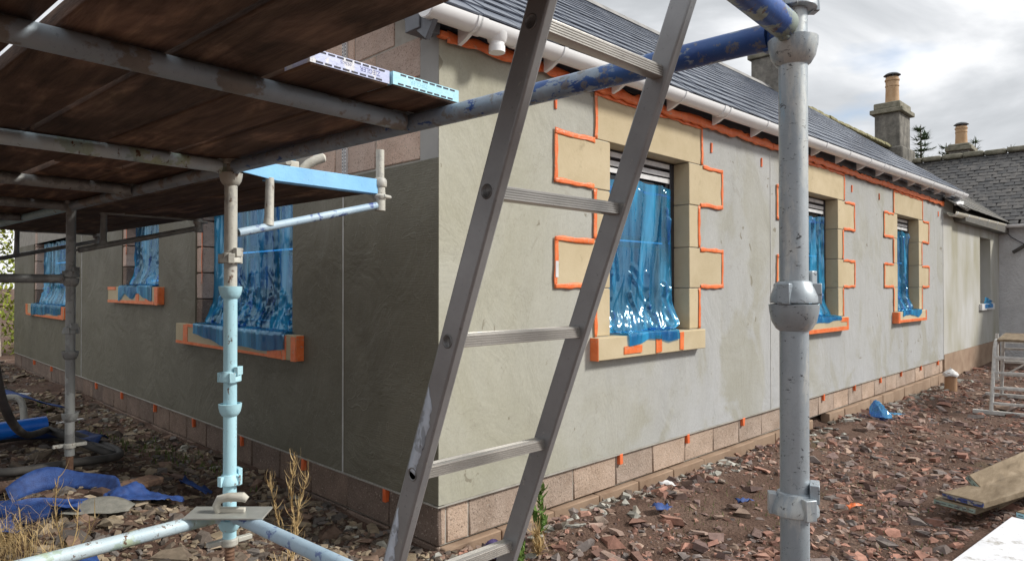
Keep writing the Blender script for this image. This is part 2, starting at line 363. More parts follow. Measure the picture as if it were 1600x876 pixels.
def m_galv():
    m = Mat('scuffed galvanised steel')
    c = m.ramp(m.noise(6, 6, .6, vec=m.vec((1,1,.5)), dist=.4), [(.3, (.33,.385,.43)), (.5, (.41,.46,.50)), (.7, (.50,.54,.56))])
    wp = m.ramp(m.noise(5, 6, .7, vec=m.vec((3,3,.7))), [(.54, 0.0), (.62, .7)]); c = m.mix(wp, c, (.62,.63,.60))
    bl = m.ramp(m.noise(3.1, 5, .6, vec=m.vec((3,3,.8))), [(.57, 0.0), (.64, .7)]); c = m.mix(bl, c, (.25,.48,.66))
    sc_ = m.ramp(m.noise(52, 5, .75, vec=m.vec((1,1,1.7), (.5,.3,0)), dist=1.3), [(.60, 0.0), (.64, .9)]); c = m.mix(sc_, c, (.06,.06,.065))
    s2 = m.ramp(m.noise(17, 6, .7, dist=2.2), [(.497, 0.0), (.5, .55), (.503, 0.0)]); c = m.mix(s2, c, (.12,.12,.125))
    m.bump(m.noise(60, 5), .2, .002); m.bump(sc_, .3, .001)
    return m.set(c, m.ramp(m.noise(8, 4), [(.3, .34), (.7, .5)]), .45)
T['galv'] = m_galv()
T['galvpale'] = painted('dusty galvanised steel', (.46,.45,.40), (.56,.55,.49), (.36,.36,.34), (.47,.46,.42), .6, 20, .1, .15, .6)
T['dusty'] = painted('dull dusty steel', (.30,.31,.30), (.36,.37,.36), (.22,.225,.22), (.28,.28,.27), .5, 14, -.3, .25, .55)
T['cyan'] = painted('chipped pale blue paint', (.38,.64,.74), (.46,.72,.80), (.34,.33,.31), (.42,.40,.37), .86, 34, -.1, 0, .5)
T['bluetube'] = painted('chipped blue paint', (.018,.06,.26), (.035,.12,.40), (.20,.24,.23), (.33,.40,.34), .50, 21, .1, .1, .45)
def m_blueledger():
    m = Mat('blue paint worn off along the tube')
    st = m.ramp(m.noise(9, 6), [(.3, (.17,.23,.31)), (.55, (.29,.36,.44)), (.75, (.20,.18,.16))]); pt = m.ramp(m.noise(7, 4), [(.3, (.022,.06,.24)), (.7, (.05,.14,.36))])
    y = m.maprange(m.sep(1), .35, 1.5); ad = m.n('ShaderNodeMath', operation='ADD'); ad.inputs[1].default_value = 0
    ml = m.n('ShaderNodeMath', operation='MULTIPLY_ADD'); m.l(y, ml.inputs[0]); ml.inputs[1].default_value = -.24; m.l(m.noise(26, 7, .66, vec=m.vec((1,.45,1))), ml.inputs[2])
    k = m.ramp(ml.outputs[0], [(.36, 0.0), (.39, 1.0)]); c = m.mix(k, st, pt)
    dirt = m.ramp(m.noise(34, 6, .7), [(.555, 0.0), (.61, .8)]); c = m.mix(dirt, c, (.20,.19,.17)); m.bump(m.noise(90, 5), .3, .003); m.bump(k, .3, .001)
    return m.set(c, .42, .15)
T['blueledger'] = m_blueledger()
T['bluegrey'] = painted('worn grey blue tube', (.25,.31,.36), (.34,.40,.45), (.17,.16,.15), (.27,.25,.22), .6, 9, .0, .2, .5)
T['skyblue'] = painted('sky blue paint', (.22,.52,.86), (.28,.60,.92), (.45,.50,.55), (.5,.55,.6), .93, 18, .0, 0, .5)
T['streaky'] = painted('blue and white worn tube', (.36,.50,.62), (.46,.58,.68), (.05,.08,.30), (.20,.28,.45), .66, 15, .0, 0, .5)
T['limewash'] = painted('pale blue and lime tube', (.45,.58,.66), (.56,.64,.66), (.30,.42,.46), (.46,.54,.36), .6, 9, .05, .05, .55)
T['rust'] = simple('rusty thread', (.13,.07,.045), (.24,.14,.09), 20, .85, .2, bump=.4)
T['board'] = m_board(); T['plank'] = m_plank()
T['end_lilac'] = painted('pale lilac end band', (.42,.46,.66), (.52,.56,.74), (.55,.56,.60), (.66,.66,.68), .60, 30, .0, .1, .5)
T['end_cyan'] = painted('pale cyan end band', (.34,.66,.78), (.44,.72,.82), (.55,.62,.65), (.62,.66,.68), .85, 25, .0, .1, .5)
T['end_green'] = painted('dull green end band', (.22,.30,.26), (.28,.36,.32), (.12,.13,.12), (.2,.2,.19), .6, 30, .2, .1, .6)
T['end_navy'] = painted('navy end band', (.03,.05,.18), (.05,.08,.24), (.25,.24,.22), (.32,.31,.29), .55, 30, .1, .1, .6)
T['ink'] = simple('dark print', (.015,.015,.03), (.025,.025,.05), 9, .6, bump=0); T['inkblue'] = simple('blue print', (.05,.06,.22), (.08,.09,.28), 9, .6, bump=0)
T['inkcyan'] = simple('embossed print', (.24,.52,.64), (.28,.56,.68), 9, .6, bump=0)
T['ali'] = m_ali('dull aluminium', (.25,.25,.255), (.34,.34,.345), .40, .40); T['rung'] = m_ali('ribbed aluminium', (.40,.385,.36), (.52,.50,.47), .36, .6)
T['hole'] = simple('dark hollow', (.012,.012,.012), (.03,.03,.03), 60, .9, bump=.5); T['crimp'] = m_ali('crimped aluminium', (.16,.16,.16), (.26,.26,.26), .4, .6)
T['sticker'] = m_sticker()
T['cement'] = simple('dried cement', (.42,.40,.34), (.55,.53,.47), 16, .9, bump=.5, bscale=45)
T['steelplate'] = simple('trowel steel', (.40,.41,.38), (.58,.58,.54), 9, .4, .5, bump=.2)
T['hose'] = simple('black rubber hose', (.035,.033,.031), (.095,.088,.08), 9, .7, bump=.2)
T['bluepipe'] = simple('blue plastic pipe', (.005,.13,.62), (.01,.19,.72), 5, .4, bump=.05)
T['bluemesh'] = simple('blue mesh fabric', (.012,.036,.15), (.028,.080,.27), 30, .65, bump=.6, bscale=180)
T['greymesh'] = simple('grey mesh fabric', (.16,.16,.14), (.25,.24,.21), 30, .8, bump=.6, bscale=150)
T['white'] = simple('white plastic strip', (.55,.55,.55), (.72,.72,.72), 14, .6, bump=.2)
T['insul'] = simple('white sheet', (.60,.62,.66), (.72,.74,.78), 5, .6, bump=.2)
def m_sheet():
    m = Mat('dirty white sheet'); c = m.ramp(m.noise(5, 5), [(.3, (.62,.63,.66)), (.7, (.72,.73,.76))])
    d = m.ramp(m.noise(11, 8, .75), [(.55, 0.0), (.66, .85)]); c = m.mix(d, c, (.26,.235,.19)); m.bump(m.noise(40, 5), .25, .003)
    return m.set(c, .6)
T['insul'] = m_sheet()
T['terracotta'] = simple('brown clay pipe', (.30,.17,.095), (.38,.23,.13), 6, .6)
T['stool'] = simple('splashed aluminium', (.42,.42,.41), (.62,.61,.58), 24, .55, .25, bump=.3)
T['soil'] = m_soil(); T['gravel'] = m_vcol('rubble'); T['stoneloose'] = m_gravelstone()
T['clump'] = simple('grey mortar clump', (.26,.255,.225), (.40,.39,.35), 18, .95, bump=.8, bscale=50, bdist=.01)
T['straw'] = simple('dry straw', (.36,.24,.10), (.54,.40,.20), 30, .8, bump=0); T['weed'] = simple('green leaf', (.09,.17,.03), (.17,.27,.06), 20, .6, bump=0)
T['grass'] = simple('short grass', (.07,.11,.025), (.15,.19,.05), 20, .8, bump=0)
T['conifer'] = simple('conifer needles', (.07,.12,.06), (.13,.19,.10), 8, .8, bump=0); T['bark'] = simple('pale flaking bark', (.16,.13,.10), (.50,.45,.38), 7, .9, bump=.6, bscale=25)
T['branch'] = simple('bark', (.09,.075,.06), (.16,.13,.11), 9, .9, bump=.4)
T['leafy'] = simple('yellow green leaves', (.12,.17,.02), (.34,.36,.05), 4, .7, bump=0)
T['tag'] = simple('orange plastic', (.66,.12,.03), (.80,.18,.06), 9, .5, bump=0); T['bead'] = simple('pale bead', (.45,.45,.43), (.60,.60,.58), 9, .6, bump=0)
T['lintel'] = simple('brown steel lintel', (.05,.026,.024), (.08,.04,.036), 9, .6, bump=.1); T['conc'] = simple('pale concrete', (.36,.36,.35), (.48,.47,.45), 9, .9, bump=.3)

# ---------------------------------------------------------------- ground
def gz(x, y):
    x = np.asarray(x, float); y = np.asarray(y, float)
    z = .30*sst((1.95-x)/1.0)*sst((y-1.9)/1.6)*sst((13-y)/4.0)
    z = z - .012*np.clip(x-4, 0, 9)*sst((y+3)/3)
    z = z + .05*np.exp(-((y-2.38)/.22)**2)*sst((x-2.2)/.6)*(.5+vn(x*1.7, y*1.7, 5))*sst((12.3-x)/1)
    z = z - .085*np.exp(-((y-2.78)/.16)**2)*sst((x-2.25)/.3)*sst((12.6-x)/.5)
    near = np.exp(-((x-3)**2+(y-2)**2)/220)
    z = z + near*(.06*(vn(x*1.3, y*1.3, 1)-.5) + .035*(vn(x*4.1, y*4.1, 2)-.5) + .02*(vn(x*11, y*11, 3)-.5))
    return z - .03
def G1(x, y): return float(gz(x, y))
def axis(a, b, fine0, fine1, step):
    c = list(np.arange(fine0, fine1+1e-6, step)); s = step
    p = fine1
    while p < b: s *= 1.28; p += s; c.append(p)
    s = step; p = fine0; d = []
    while p > a: s *= 1.28; p -= s; d.append(p)
    return np.array(d[::-1] + c)
gx = axis(-500, 700, -1.5, 9, .065); gy = axis(-600, 600, -.8, 6, .065)
X, Y = np.meshgrid(gx, gy, indexing='ij'); Z = gz(X, Y)
me = bpy.data.meshes.new('ground'); nv = X.size; me.vertices.add(nv)
me.vertices.foreach_set('co', np.stack([X, Y, Z], -1).ravel())
nxx, nyy = X.shape; I, J = np.meshgrid(np.arange(nxx-1), np.arange(nyy-1), indexing='ij'); a = (I*nyy+J).ravel()
q = np.stack([a, a+nyy, a+nyy+1, a+1], -1)
def fill(me, q, k):
    me.loops.add(q.size); me.loops.foreach_set('vertex_index', q.ravel().astype(np.int32)); me.polygons.add(len(q))
    me.polygons.foreach_set('loop_start', np.arange(0, q.size, k, dtype=np.int32)); me.update(calc_edges=True); me.validate()
fill(me, q, 4); me.polygons.foreach_set('use_smooth', [True]*len(q)); me.materials.append(T['soil'])
go = bpy.data.objects.new('ground', me); COL.objects.link(go); tag(go, kind='structure')

# ================================================================ the cottage
XG, YF = 2.224, 2.767
FP = lambda s, o, z: (s, YF-o, z)          # facade: along X, outward -Y
GP = lambda s, o, z: (XG-o, s, z)          # gable: along Y, outward -X
def wbox(mb, P, s0, s1, o0, o1, z0, z1):
    a = P(s0, o0, z0); b = P(s1, o1, z1); return mb.box(a[0], b[0], a[1], b[1], a[2], b[2])
def wall(P, s0, s1, z0, z1, opens, depth, name, mat, parent):
    mb = MB(); S = sorted({s0, s1, *[v for o in opens for v in o[:2]]}); Zs = sorted({z0, z1, *[v for o in opens for v in o[2:]]})
    for i in range(len(S)-1):
        for j in range(len(Zs)-1):
            cs, cz = (S[i]+S[i+1])/2, (Zs[j]+Zs[j+1])/2
            if any(o[0] < cs < o[1] and o[2] < cz < o[3] for o in opens): continue
            for d in (0, -depth): mb.add([P(S[i],d,Zs[j]), P(S[i+1],d,Zs[j]), P(S[i+1],d,Zs[j+1]), P(S[i],d,Zs[j+1])], [(0,1,2,3)])
    for o in opens + [(s0, s1, z0, z1)]:
        for (a, b, c, d) in ((o[0],o[2],o[1],o[2]), (o[1],o[2],o[1],o[3]), (o[1],o[3],o[0],o[3]), (o[0],o[3],o[0],o[2])):
            mb.add([P(a,0,b), P(c,0,d), P(c,-depth,d), P(a,-depth,b)], [(0,1,2,3)])
    return mb.build(name, mat, parent, smooth=False)
cot = thing('cottage', 'single storey cottage with fresh grey render, buff window stones and new slate roof', 'house', (XG, YF, 0))
ZP = .20                                        # underside of the render
WIN = [(3.70, 4.72), (6.88, 7.90), (10.08, 11.10)]; WZ = (1.01, 2.32)
FEND = 12.5
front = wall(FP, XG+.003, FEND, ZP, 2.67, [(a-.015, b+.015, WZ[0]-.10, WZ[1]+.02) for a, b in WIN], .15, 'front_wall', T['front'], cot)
GW = [(4.36, 6.14, 1.015, 2.33), (7.09, 8.29, 1.34, 2.44), (10.83, 12.94, 1.07, 2.3)]
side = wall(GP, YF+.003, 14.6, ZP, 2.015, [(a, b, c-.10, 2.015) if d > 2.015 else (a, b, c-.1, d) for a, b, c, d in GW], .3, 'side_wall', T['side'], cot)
mb = MB(); wbox(mb, GP, YF+.003, 2.925, -.3, -.001, 2.018, 2.67); mb.build('corner_render', T['strip'], cot, smooth=False)
# block wall above the render: mortar backing with proud blocks
def backing(poly): return MB().prism([(XG+.022, y, z) for y, z in poly], (.26,0,0))
ap = (5.36, 4.93)
mb = MB(); mb.prism([(XG+.022, y, z) for y, z in ((2.93,2.02),(4.36,2.02),(4.36,2.33),(6.14,2.33),(6.14,2.02),(7.09,2.02),(7.09,2.44),(8.29,2.44),(8.29,2.02),(14.6,2.02),(14.6,2.67),(7.95,2.67),ap,(2.78,2.72),(2.93,2.66))], (.26,0,0))
mb.build('gable_backing', T['mortar'], cot, smooth=False)
def block_mesh(l, h, d, name, mat):
    m = MB().box(-l/2, l/2, -d/2, d/2, 0, h); return mesh_of(m, name, mat, bevel=.006)
BM = [block_mesh(.44, .215, .03, 'block', T['blockg'])]
def blk(P, s0, s1, z0, z1, o, mat, axis, d=.03):
    mb = MB(); j = lambda a: random.uniform(-a, a)
    wbox(mb, P, s0, s1, o-d, o+j(.002), z0, z1)
    mb.v = [(x+j(.0025), y+j(.0025), z+j(.0025)) for x, y, z in mb.v]
    return mb.build('block', mat, cot, bevel=.006, segs=1)
for c in range(5):
    z0 = 2.035 + .225*c
    for k in range(16):
        s0 = 2.93 + .45*k - (.225 if c % 2 else 0); s1 = s0+.44
        s0 = max(s0, 2.93)
        lim = 8.05 if z0 < 2.6 else (7.95 - (z0-2.45)*1.05)
        if s0 < 2.94 + max(0, (z0+.21-2.72)/.80): s0 = 2.94 + max(0, (z0+.21-2.72)/.80)
        if s1 - s0 < .08 or s1 > lim: continue
        bad = any(s1 > a-.2 and s0 < b+.2 and z0 < d+.16 for a, b, _, d in GW)
        if bad:
            # trim beside the lintels
            for a, b, _, d in GW:
                if s1 > a-.2 and s0 < a-.2: s1 = a-.21
                elif s1 > b+.2 and s0 < b+.2: s0 = b+.21
            if s1 - s0 < .08 or any(s1 > a-.2 and s0 < b+.2 and z0 < d+.16 for a, b, _, d in GW): continue
        blk(GP, s0, s1, z0, z0+.215, -.014, T['blockg'], 1)
for a, b, _, d in GW[:2]:                                        # steel angle and concrete lintel over the side windows
    mb = MB(); wbox(mb, GP, a-.02, b+.12, -.10, -.002, d, d+.045); mb.build('lintel_angle', T['lintel'], cot, bevel=.003)
    mb = MB(); wbox(mb, GP, a-.19, b+.19, -.28, .0, d+.05, d+.19); mb.build('lintel', T['conc'], cot, bevel=.006)
    mb = MB(); wbox(mb, GP, a-.16, a-.03, -.05, .001, d-.03, d+.045); mb.build('padstone', T['conc'], cot, bevel=.006)
# plinth courses
mb = MB(); wbox(mb, FP, XG+.03, FEND, -.3, -.024, -.02, ZP); wbox(mb, GP, YF+.33, 14.6, -.3, -.032, -.28, ZP); mb.build('plinth_backing', T['mortar'], cot, smooth=False)
js = [XG+.028, 2.293, 2.45] + [2.89+.4485*k for k in range(22)] + [FEND]
for a, b in zip(js, js[1:]):
    if b > a+.03: blk(FP, a+.004, min(b, FEND)-.004, -.02+.004, ZP-.004, -.014+random.uniform(-.004,.002), T['block'], 0)
js = [XG+.03] + [2.67+.4485*k for k in range(22)] + [FEND]
for a, b in zip(js, js[1:]):
    if 7.25 < (a+b)/2 < 7.62: continue
    blk(FP, a+.004, b-.004, -.245, -.03, .018+random.uniform(-.006,.008), T['found'], 0, .1)
js = [YF+.016+.4485*k for k in range(27)] + [14.6]
for a, b in zip(js, js[1:]):
    if b-a > .05: blk(GP, a+.004, b-.004, -.02, ZP-.004, -.014+random.uniform(-.004,.002), T['blockd'], 1); blk(GP, a+.004, b-.004, -.245, -.026, -.008+random.uniform(-.004,.004), T['blockd'], 1)
# render beads
for P, s, z1 in ((FP, 6.19, 2.6), (FP, 12.494, 2.5), (GP, 3.70, 2.02), (GP, 9.99, 2.0)):
    mb = MB(); wbox(mb, P, s-.004, s+.004, -.01, .005, ZP-.004, z1); mb.build('render_bead', T['bead'], cot)
mb = MB(); wbox(mb, GP, 3.675, 3.694, -.02, -.001, 2.03, 3.3); wbox(mb, GP, 3.706, 3.725, -.02, -.001, 2.03, 3.3)
bead = mb.build('render_bead', T['white'], cot); mb = MB()
for k in range(60):
    for s in (3.6845, 3.7155): wbox(mb, GP, s-.0035, s+.0035, -.004, .0005, 2.04+k*.021, 2.049+k*.021)
mb.build('perforation', T['ink'], bead)
mb = MB(); wbox(mb, FP, XG-.004, FEND, -.04, .006, ZP-.010, ZP-.002); mb.build('drip_bead', T['mortar'], cot)
mb = MB(); wbox(mb, GP, YF-.004, 14.6, -.04, .006, ZP-.010, ZP-.002); mb.build('drip_bead', T['mortar'], cot)
# orange weep vents
def weep(P, s, z, h=.06, w=.018):
    mb = MB(); wbox(mb, P, s-w/2, s+w/2, -.03, .010, z, z+h); mb.v = [(x+random.uniform(-.004,.004), y+random.uniform(-.004,.004), z_) for x, y, z_ in mb.v]
    mb.build('weep_vent', T['tag'], cot, bevel=.002)
for s in (3.82, 4.70, 5.63, 6.55, 7.48, 8.44, 9.37, 10.25, 11.2, 12.15): weep(FP, s, .125, .07, .03)
for s in (3.25, 4.20, 5.18, 6.17, 7.18, 8.27, 9.3, 10.4, 11.7, 12.9): weep(GP, s, .115, .075, .026)
for s in (3.147, 5.08, 6.0, 8.35, 9.34, 12.2): weep(FP, s, 2.44, .08, .022)
# dressed stones round the front windows
CZ = [1.01, 1.33, 1.65, 1.985, 2.315]
def stone(s0, s1, z0, z1, name, o=.007, back=-.14, bev=.005):
    mb = MB(); g = .003; wbox(mb, FP, s0+g, s1-g, back, o+random.uniform(-.002,.002), z0+g, z1-g); return mb.build(name, T['stone'], cot, bevel=bev)
for a, b in WIN:
    lw = a-.57; rw = b+.54
    for i in range(4):
        big = i % 2 == 1
        stone(a-(.57 if big else .18), a, CZ[i], CZ[i+1], 'quoin_stone'); stone(b, b+(.54 if big else .165), CZ[i], CZ[i+1], 'quoin_stone')
    stone(a-.17, b+.21, 2.315, 2.63, 'lintel_stone')
    stone(a-.21, b+.15, .855, 1.01, 'sill_stone', .067, -.14, .006)
# windows
def window(P, s0, s1, z0, z1, transom, mull, strips):
    f = MB(); d0, d1 = -.20, -.125; t = .062
    wbox(f, P, s0, s0+t, d0, d1, z0, z1); wbox(f, P, s1-t, s1, d0, d1, z0, z1)
    wbox(f, P, s0+t+.0005, s1-t-.0005, d0, d1, z1-t, z1); wbox(f, P, s0+t+.0005, s1-t-.0005, d0, d1, z0, z0+t)
    w = f.build('window', T['dark'], cot, bevel=.006)
    xs = [s0+t] + [s0+(s1-s0)*k/mull for k in range(1, mull)] + [s1-t]
    for a, b in zip(xs, xs[1:]):
        zs = [z0+t, transom, z1-t]
        for c, d in zip(zs, zs[1:]):
            q = MB(); u = .045; e = .008
            wbox(q, P, a+e, a+u, -.185, -.135, c+e, d-e); wbox(q, P, b-u, b-e, -.185, -.135, c+e, d-e)
            wbox(q, P, a+u+.0005, b-u-.0005, -.185, -.135, c+e, c+u); wbox(q, P, a+u+.0005, b-u-.0005, -.185, -.135, d-u, d-e)
            sash = q.build('sash', T['dark'], w, bevel=.005)
            g = MB(); wbox(g, P, a+u-.004, b-u+.004, -.165, -.155, c+u-.004, d-u+.004); g.build('pane', T['glass'], w)
    if strips:
        for z in (z1-.052, z1-.115, z1-.165):
            g = MB(); wbox(g, P, s0+.05, s1-.075, -.134, -.121, z, z+.036); st = g.build('protective_strip', T['white'], w, bevel=.002)
for a, b in WIN: window(FP, a, b, 1.01, 2.315, 1.68, 1, True)
window(GP, 4.36, 6.02, 1.015, 2.33, 1.62, 3, False); window(GP, 7.09, 8.17, 1.34, 2.44, 1.9, 2, False); window(GP, 10.83, 12.8, 1.07, 2.3, 1.7, 3, False)
for (a, b, c, d) in GW:                           # raw block reveals and sills on the side wall
    n = int((min(d, 2.3)-c)/.225)+1
    for k in range(n):
        z0 = c+.225*k; z1 = min(z0+.215, d)
        if z1-z0 > .04: blk(GP, b-.122, b-.002, z0, z1, -.012, T['blockd' if k == 0 else 'blockg'], 1, .11)
    mb = MB(); wbox(mb, GP, a-.16, b+.31, -.16, .055, c-.172, c); mb.build('sill_stone', T['stone'], cot, bevel=.006)
# eaves, fascia, gutter
GZ = lambda s: 2.722 + (s-2.03)*.0130
GE = 13.25
mb = MB(); n = 12
for (o0, o1, z0, z1) in ((.0, .018, 2.695, 2.86), (-.05, -.001, 2.695, 2.71)):
    wbox(mb, FP, XG-.10, FEND+.05, o0, o1, z0, z1)
mb.build('fascia', T['dark'], cot, smooth=False)
mb = MB(); wbox(mb, FP, XG-.165, XG-.03, -.07, .05, 2.64, 2.755); mb.build('soffit_box', T['soffit'], cot, bevel=.004)
gut = MB(); pr = [(R(180+180*k/14)) for k in range(15)]
prof = [(.066*math.cos(t), .066*math.sin(t)) for t in pr] + [(.061*math.cos(t), .061*math.sin(t)) for t in reversed(pr)]
def gutter_piece(x0, x1, prof, y, zf):
    m = MB(); n = len(prof); vs = []
    for x in (x0, x1): vs += [(x, y+u, zf(x)+v) for u, v in prof]
    return m.add(vs, [(i, (i+1) % n, n+(i+1) % n, n+i) for i in range(n)] + [tuple(range(n)), tuple(reversed(range(n, 2*n)))])
GY = 2.625
rim = [(-.066, -.004), (-.066, .006), (-.054, .006)]
gm = gutter_piece(2.03, GE, prof, GY, GZ); gutter = gm.build('gutter', T['upvc'], cot)
band = [(.0725*math.cos(t), .0725*math.sin(t)) for t in pr] + [(.0665*math.cos(t), .0665*math.sin(t)) for t in reversed(pr)]
def bandat(x, wd): return gutter_piece(x-wd/2, x+wd/2, band, GY, GZ)
for x in (2.36, 2.66, 4.95, 8.9, 12.9): bandat(x, .05).build('gutter_union', T['upvc'], gutter)
for k in range(17):
    x = 2.33+.675*k
    m = bandat(x+.002, .030)
    p = [(x-.012, GY+.0, GZ(x)-.069), (x-.012, GY+.05, GZ(x)-.095), (x-.012, GY+.098, GZ(x)-.11), (x-.012, GY+.098, GZ(x)+.01), (x-.012, GY+.068, GZ(x)+.005), (x-.012, GY+.05, GZ(x)-.045)]
    m.prism(p, (.024,0,0)); m.build('gutter_bracket', T['upvc'], gutter)
xo = 2.51; zo = GZ(xo)
m = MB().path([(xo, GY, zo-.03), (xo, GY, zo-.07), (xo, GY, zo-.078), (xo, GY, zo-.125)], [.062, .05, .041, .041], 20)
m.path([(xo, GY, zo-.095), (xo, GY, zo-.13)], .045, 20); m.build('gutter_outlet', T['upvc'], gutter)
m = gutter_piece(2.026, 2.034, [(.062*math.cos(t), .062*math.sin(t)) for t in pr], GY, GZ); m.build('gutter_end', T['upvc'], gutter)
# roof
PITCH = math.atan2(4.95-2.80, 5.36-2.56)
def roof_pt(x, d, h=0, z0=2.80, y0=2.56):
    if z0 == 2.80: y0 = 2.585; z0 = 2.728+(x-2)*.0128
    zr = 2.15/(2.15+2.80-z0) if z0 < 2.9 and y0 == 2.585 else 1
    return (x, y0+d*math.cos(PITCH)-h*math.sin(PITCH), z0+d*math.sin(PITCH)/zr+h*math.cos(PITCH))
LS = math.hypot(4.95-2.80, 5.36-2.56)
def slab(x0, x1, z0, name, mat, parent):
    m = MB(); p = [(x0, 2.72, z0+.02), (x0, 2.95, z0+.20), (x0, 5.36, z0-.03+2.76*math.tan(PITCH)), (x0, 7.95, 2.65), (x0, 7.95, 2.55), (x0, 5.36, z0-.15+2.76*math.tan(PITCH)), (x0, 2.74, z0-.02)]
    m.prism(p, (x1-x0,0,0)); return m.build(name, mat, parent, smooth=False)
roof = slab(XG-.12, 13.2, 2.80, 'roof', T['slate'], cot)
def slates(x0, x1, gauge, wid, z0, mat, parent, name, near, thick=.009, joined_only=False, rows=None):
    pts = []; nr = rows or int(LS/gauge)
    for j in range(nr+1):
        off = (wid/2 if j % 2 else 0)
        for i in range(int((x1-x0)/wid)+1):
            xx = x0+wid/2+i*wid-off
            if xx < x0 or xx > x1-.02: continue
            pts.append((xx, j*gauge))
    pts.sort(key=lambda p: (p[0]*1.0 - near)**2 + p[1]**2)
    base = MB().box(-wid/2+.003, wid/2-.003, 0, min(gauge*2.0, .42), 0, thick); me = mesh_of(base, 'slate', mat)
    rest = MB()
    for k, (xx, d) in enumerate(pts):
        tilt = R(2.6)+random.uniform(-.006,.006); rz = random.uniform(-.006,.006); p = roof_pt(xx, d+random.uniform(-.004,.004), .012+random.uniform(0,.003), z0)
        eu = Euler((PITCH-tilt, 0, rz)); L_ = 1.0 if d+gauge*2 < LS else max(.3, (LS-d)/(gauge*2))
        if k < 298 and not joined_only: inst('slate', me, mat, p, eu, parent, (1, L_, 1))
        else:
            M_ = Matrix.Translation(p) @ eu.to_matrix().to_4x4() @ Matrix.Diagonal((1, L_, 1, 1)); rest.add([M_ @ Vector(v) for v in base.v], base.f)
    if rest.v: tag(rest.build(name, mat, parent, smooth=False), kind='stuff')
slates(XG-.16, 13.2, .20, .30, 2.80, T['slate'], roof, 'slate_courses', 2)
m = MB()
for k in range(25):
    x0 = XG-.15+k*.45; x1 = min(x0+.445, 13.2); a = .10
    if x1-x0 > .1: m.prism([(x0, 5.36-a, 4.95-.06), (x0, 5.36-.01, 4.95+.045), (x0, 5.36+.01, 4.95+.045), (x0, 5.36+a, 4.95-.06), (x0, 5.36, 4.95)], (x1-x0,0,0)); m.build('ridge_tile', T['ridge'], roof, bevel=.006); m = MB()
m = MB().beam(roof_pt(XG-.14, -.02, -.10), roof_pt(XG-.14, LS, -.10), .03, .16, (0,-.6,.8)); m.build('bargeboard', T['soffit'], cot, bevel=.003)
def chimney(name, cx, cy, wx, wy, z0, z1, parent, potz, potr, capover=.09, cap=.26, shoulder=0):
    m = MB().box(cx-wx/2, cx+wx/2, cy-wy/2, cy+wy/2, z0, z1-cap)
    c = m.build(name, T['chim'], parent, bevel=.02)
    m = MB().box(cx-wx/2-capover, cx+wx/2+capover, cy-wy/2-capover, cy+wy/2+capover, z1-cap, z1-cap+.11); m.build('cornice', T['cap'], c, bevel=.015)
    m = MB().box(cx-wx/2-.02, cx+wx/2+.02, cy-wy/2-.02, cy+wy/2+.02, z1-cap+.112, z1); m.build('cap_stone', T['cap'], c, bevel=.03)
    if shoulder:
        m = MB().box(cx-wx/2-.1, cx+wx/2+.1, cy-wy/2-.1, cy+wy/2+.1, z0, z0+shoulder); m.build('shoulder', T['chim'], c, bevel=.05)
    if potz:
        h = potz-z1; r = potr
        m = MB().lathe([(r*1.12, 0), (r*1.05, .05), (r*.98, h*.55), (r*.98, h*.66), (r*1.05, h*.67), (r*1.05, h*.70), (r*.98, h*.71), (r*.99, h*.86), (r*1.10, h*.87), (r*1.10, h*.92), (r*1.0, h*.93), (r*.95, h), (r*.8, h), (r*.8, h*.9)], (cx, cy, z1), 24); p = m.build('chimney_pot', T['clay'], c)
        m = MB().lathe([(r*1.30, h+.05), (r*.9, h+.10), (.02, h+.13), (.01, h+.10), (r*.85, h+.075)], (cx, cy, z1), 20)
        for k in range(4): g = k*math.pi/2+.4; m.tube((cx+r*.85*math.cos(g), cy+r*.85*math.sin(g), z1+h-.06), (cx+r*.9*math.cos(g), cy+r*.9*math.sin(g), z1+h+.07), .012, 8)
        m.build('cowl', T['cowl'], p)
    return c
chimney('chimney', 12.30, 5.36, .74, .66, 4.3, 5.66, roof, 0, 0, .05, .14)
m = MB().box(11.86, 12.72, 5.0, 5.2, 4.66, 4.80); m.build('flashing', T['lead'], roof, bevel=.02)

# ================================================================ older extension beyond the bead
ext = thing('extension', 'lower rendered extension with mossy old slate roof and an empty window opening', 'house', (FEND+.02, YF, 0))
wall(FP, FEND+.002, 17.0, .26, 2.47, [(15.2, 16.16, 1.02, 2.28)], .34, 'front_wall', T['ext'], ext)
mb = MB(); wbox(mb, FP, FEND+.004, 16.99, -.3, .012, -.3, .256); mb.build('plinth', T['found'], ext, smooth=False)
mb = MB(); wbox(mb, FP, 15.15, 16.2, -.36, -.342, .98, 2.3); mb.build('opening_shade_panel', T['soffit'], ext)  # added dark panel stands in for the shade inside the empty opening
mb = MB(); wbox(mb, FP, 15.1, 16.25, -.2, .05, .90, 1.018); mb.build('sill', T['white'], ext, bevel=.005)
eroof = MB().prism([(13.22, 2.60, 2.55), (13.22, 5.36, 2.55+2.76*math.tan(PITCH)+.12), (13.22, 8.0, 2.6), (13.22, 8.0, 2.5), (13.22, 2.6, 2.43)], (6.6,0,0)).build('roof', T['oldslate'], ext, smooth=False)
EP = math.atan2(4.86-2.58, 2.80)
slates(13.22, 19.6, .14, .2, 2.62, T['oldslate'], eroof, 'slate_courses', 13, .011)
slates(12.5, 13.3, .14, .2, 2.60, T['oldslate'], eroof, 'slate_eaves', 13, .011, True, 1)
m = MB()
for k in range(34):
    x0 = 13.1+k*.19; h = .02*random.random(); m.obox((x0+.1, 5.34+random.uniform(-.015,.015), 4.86+h/2), (.125,0,random.uniform(-.006,.006)), (0,.10,0), (0,.01,.035+h/2))
m.build('ridge', T['moss'], eroof, bevel=.02)
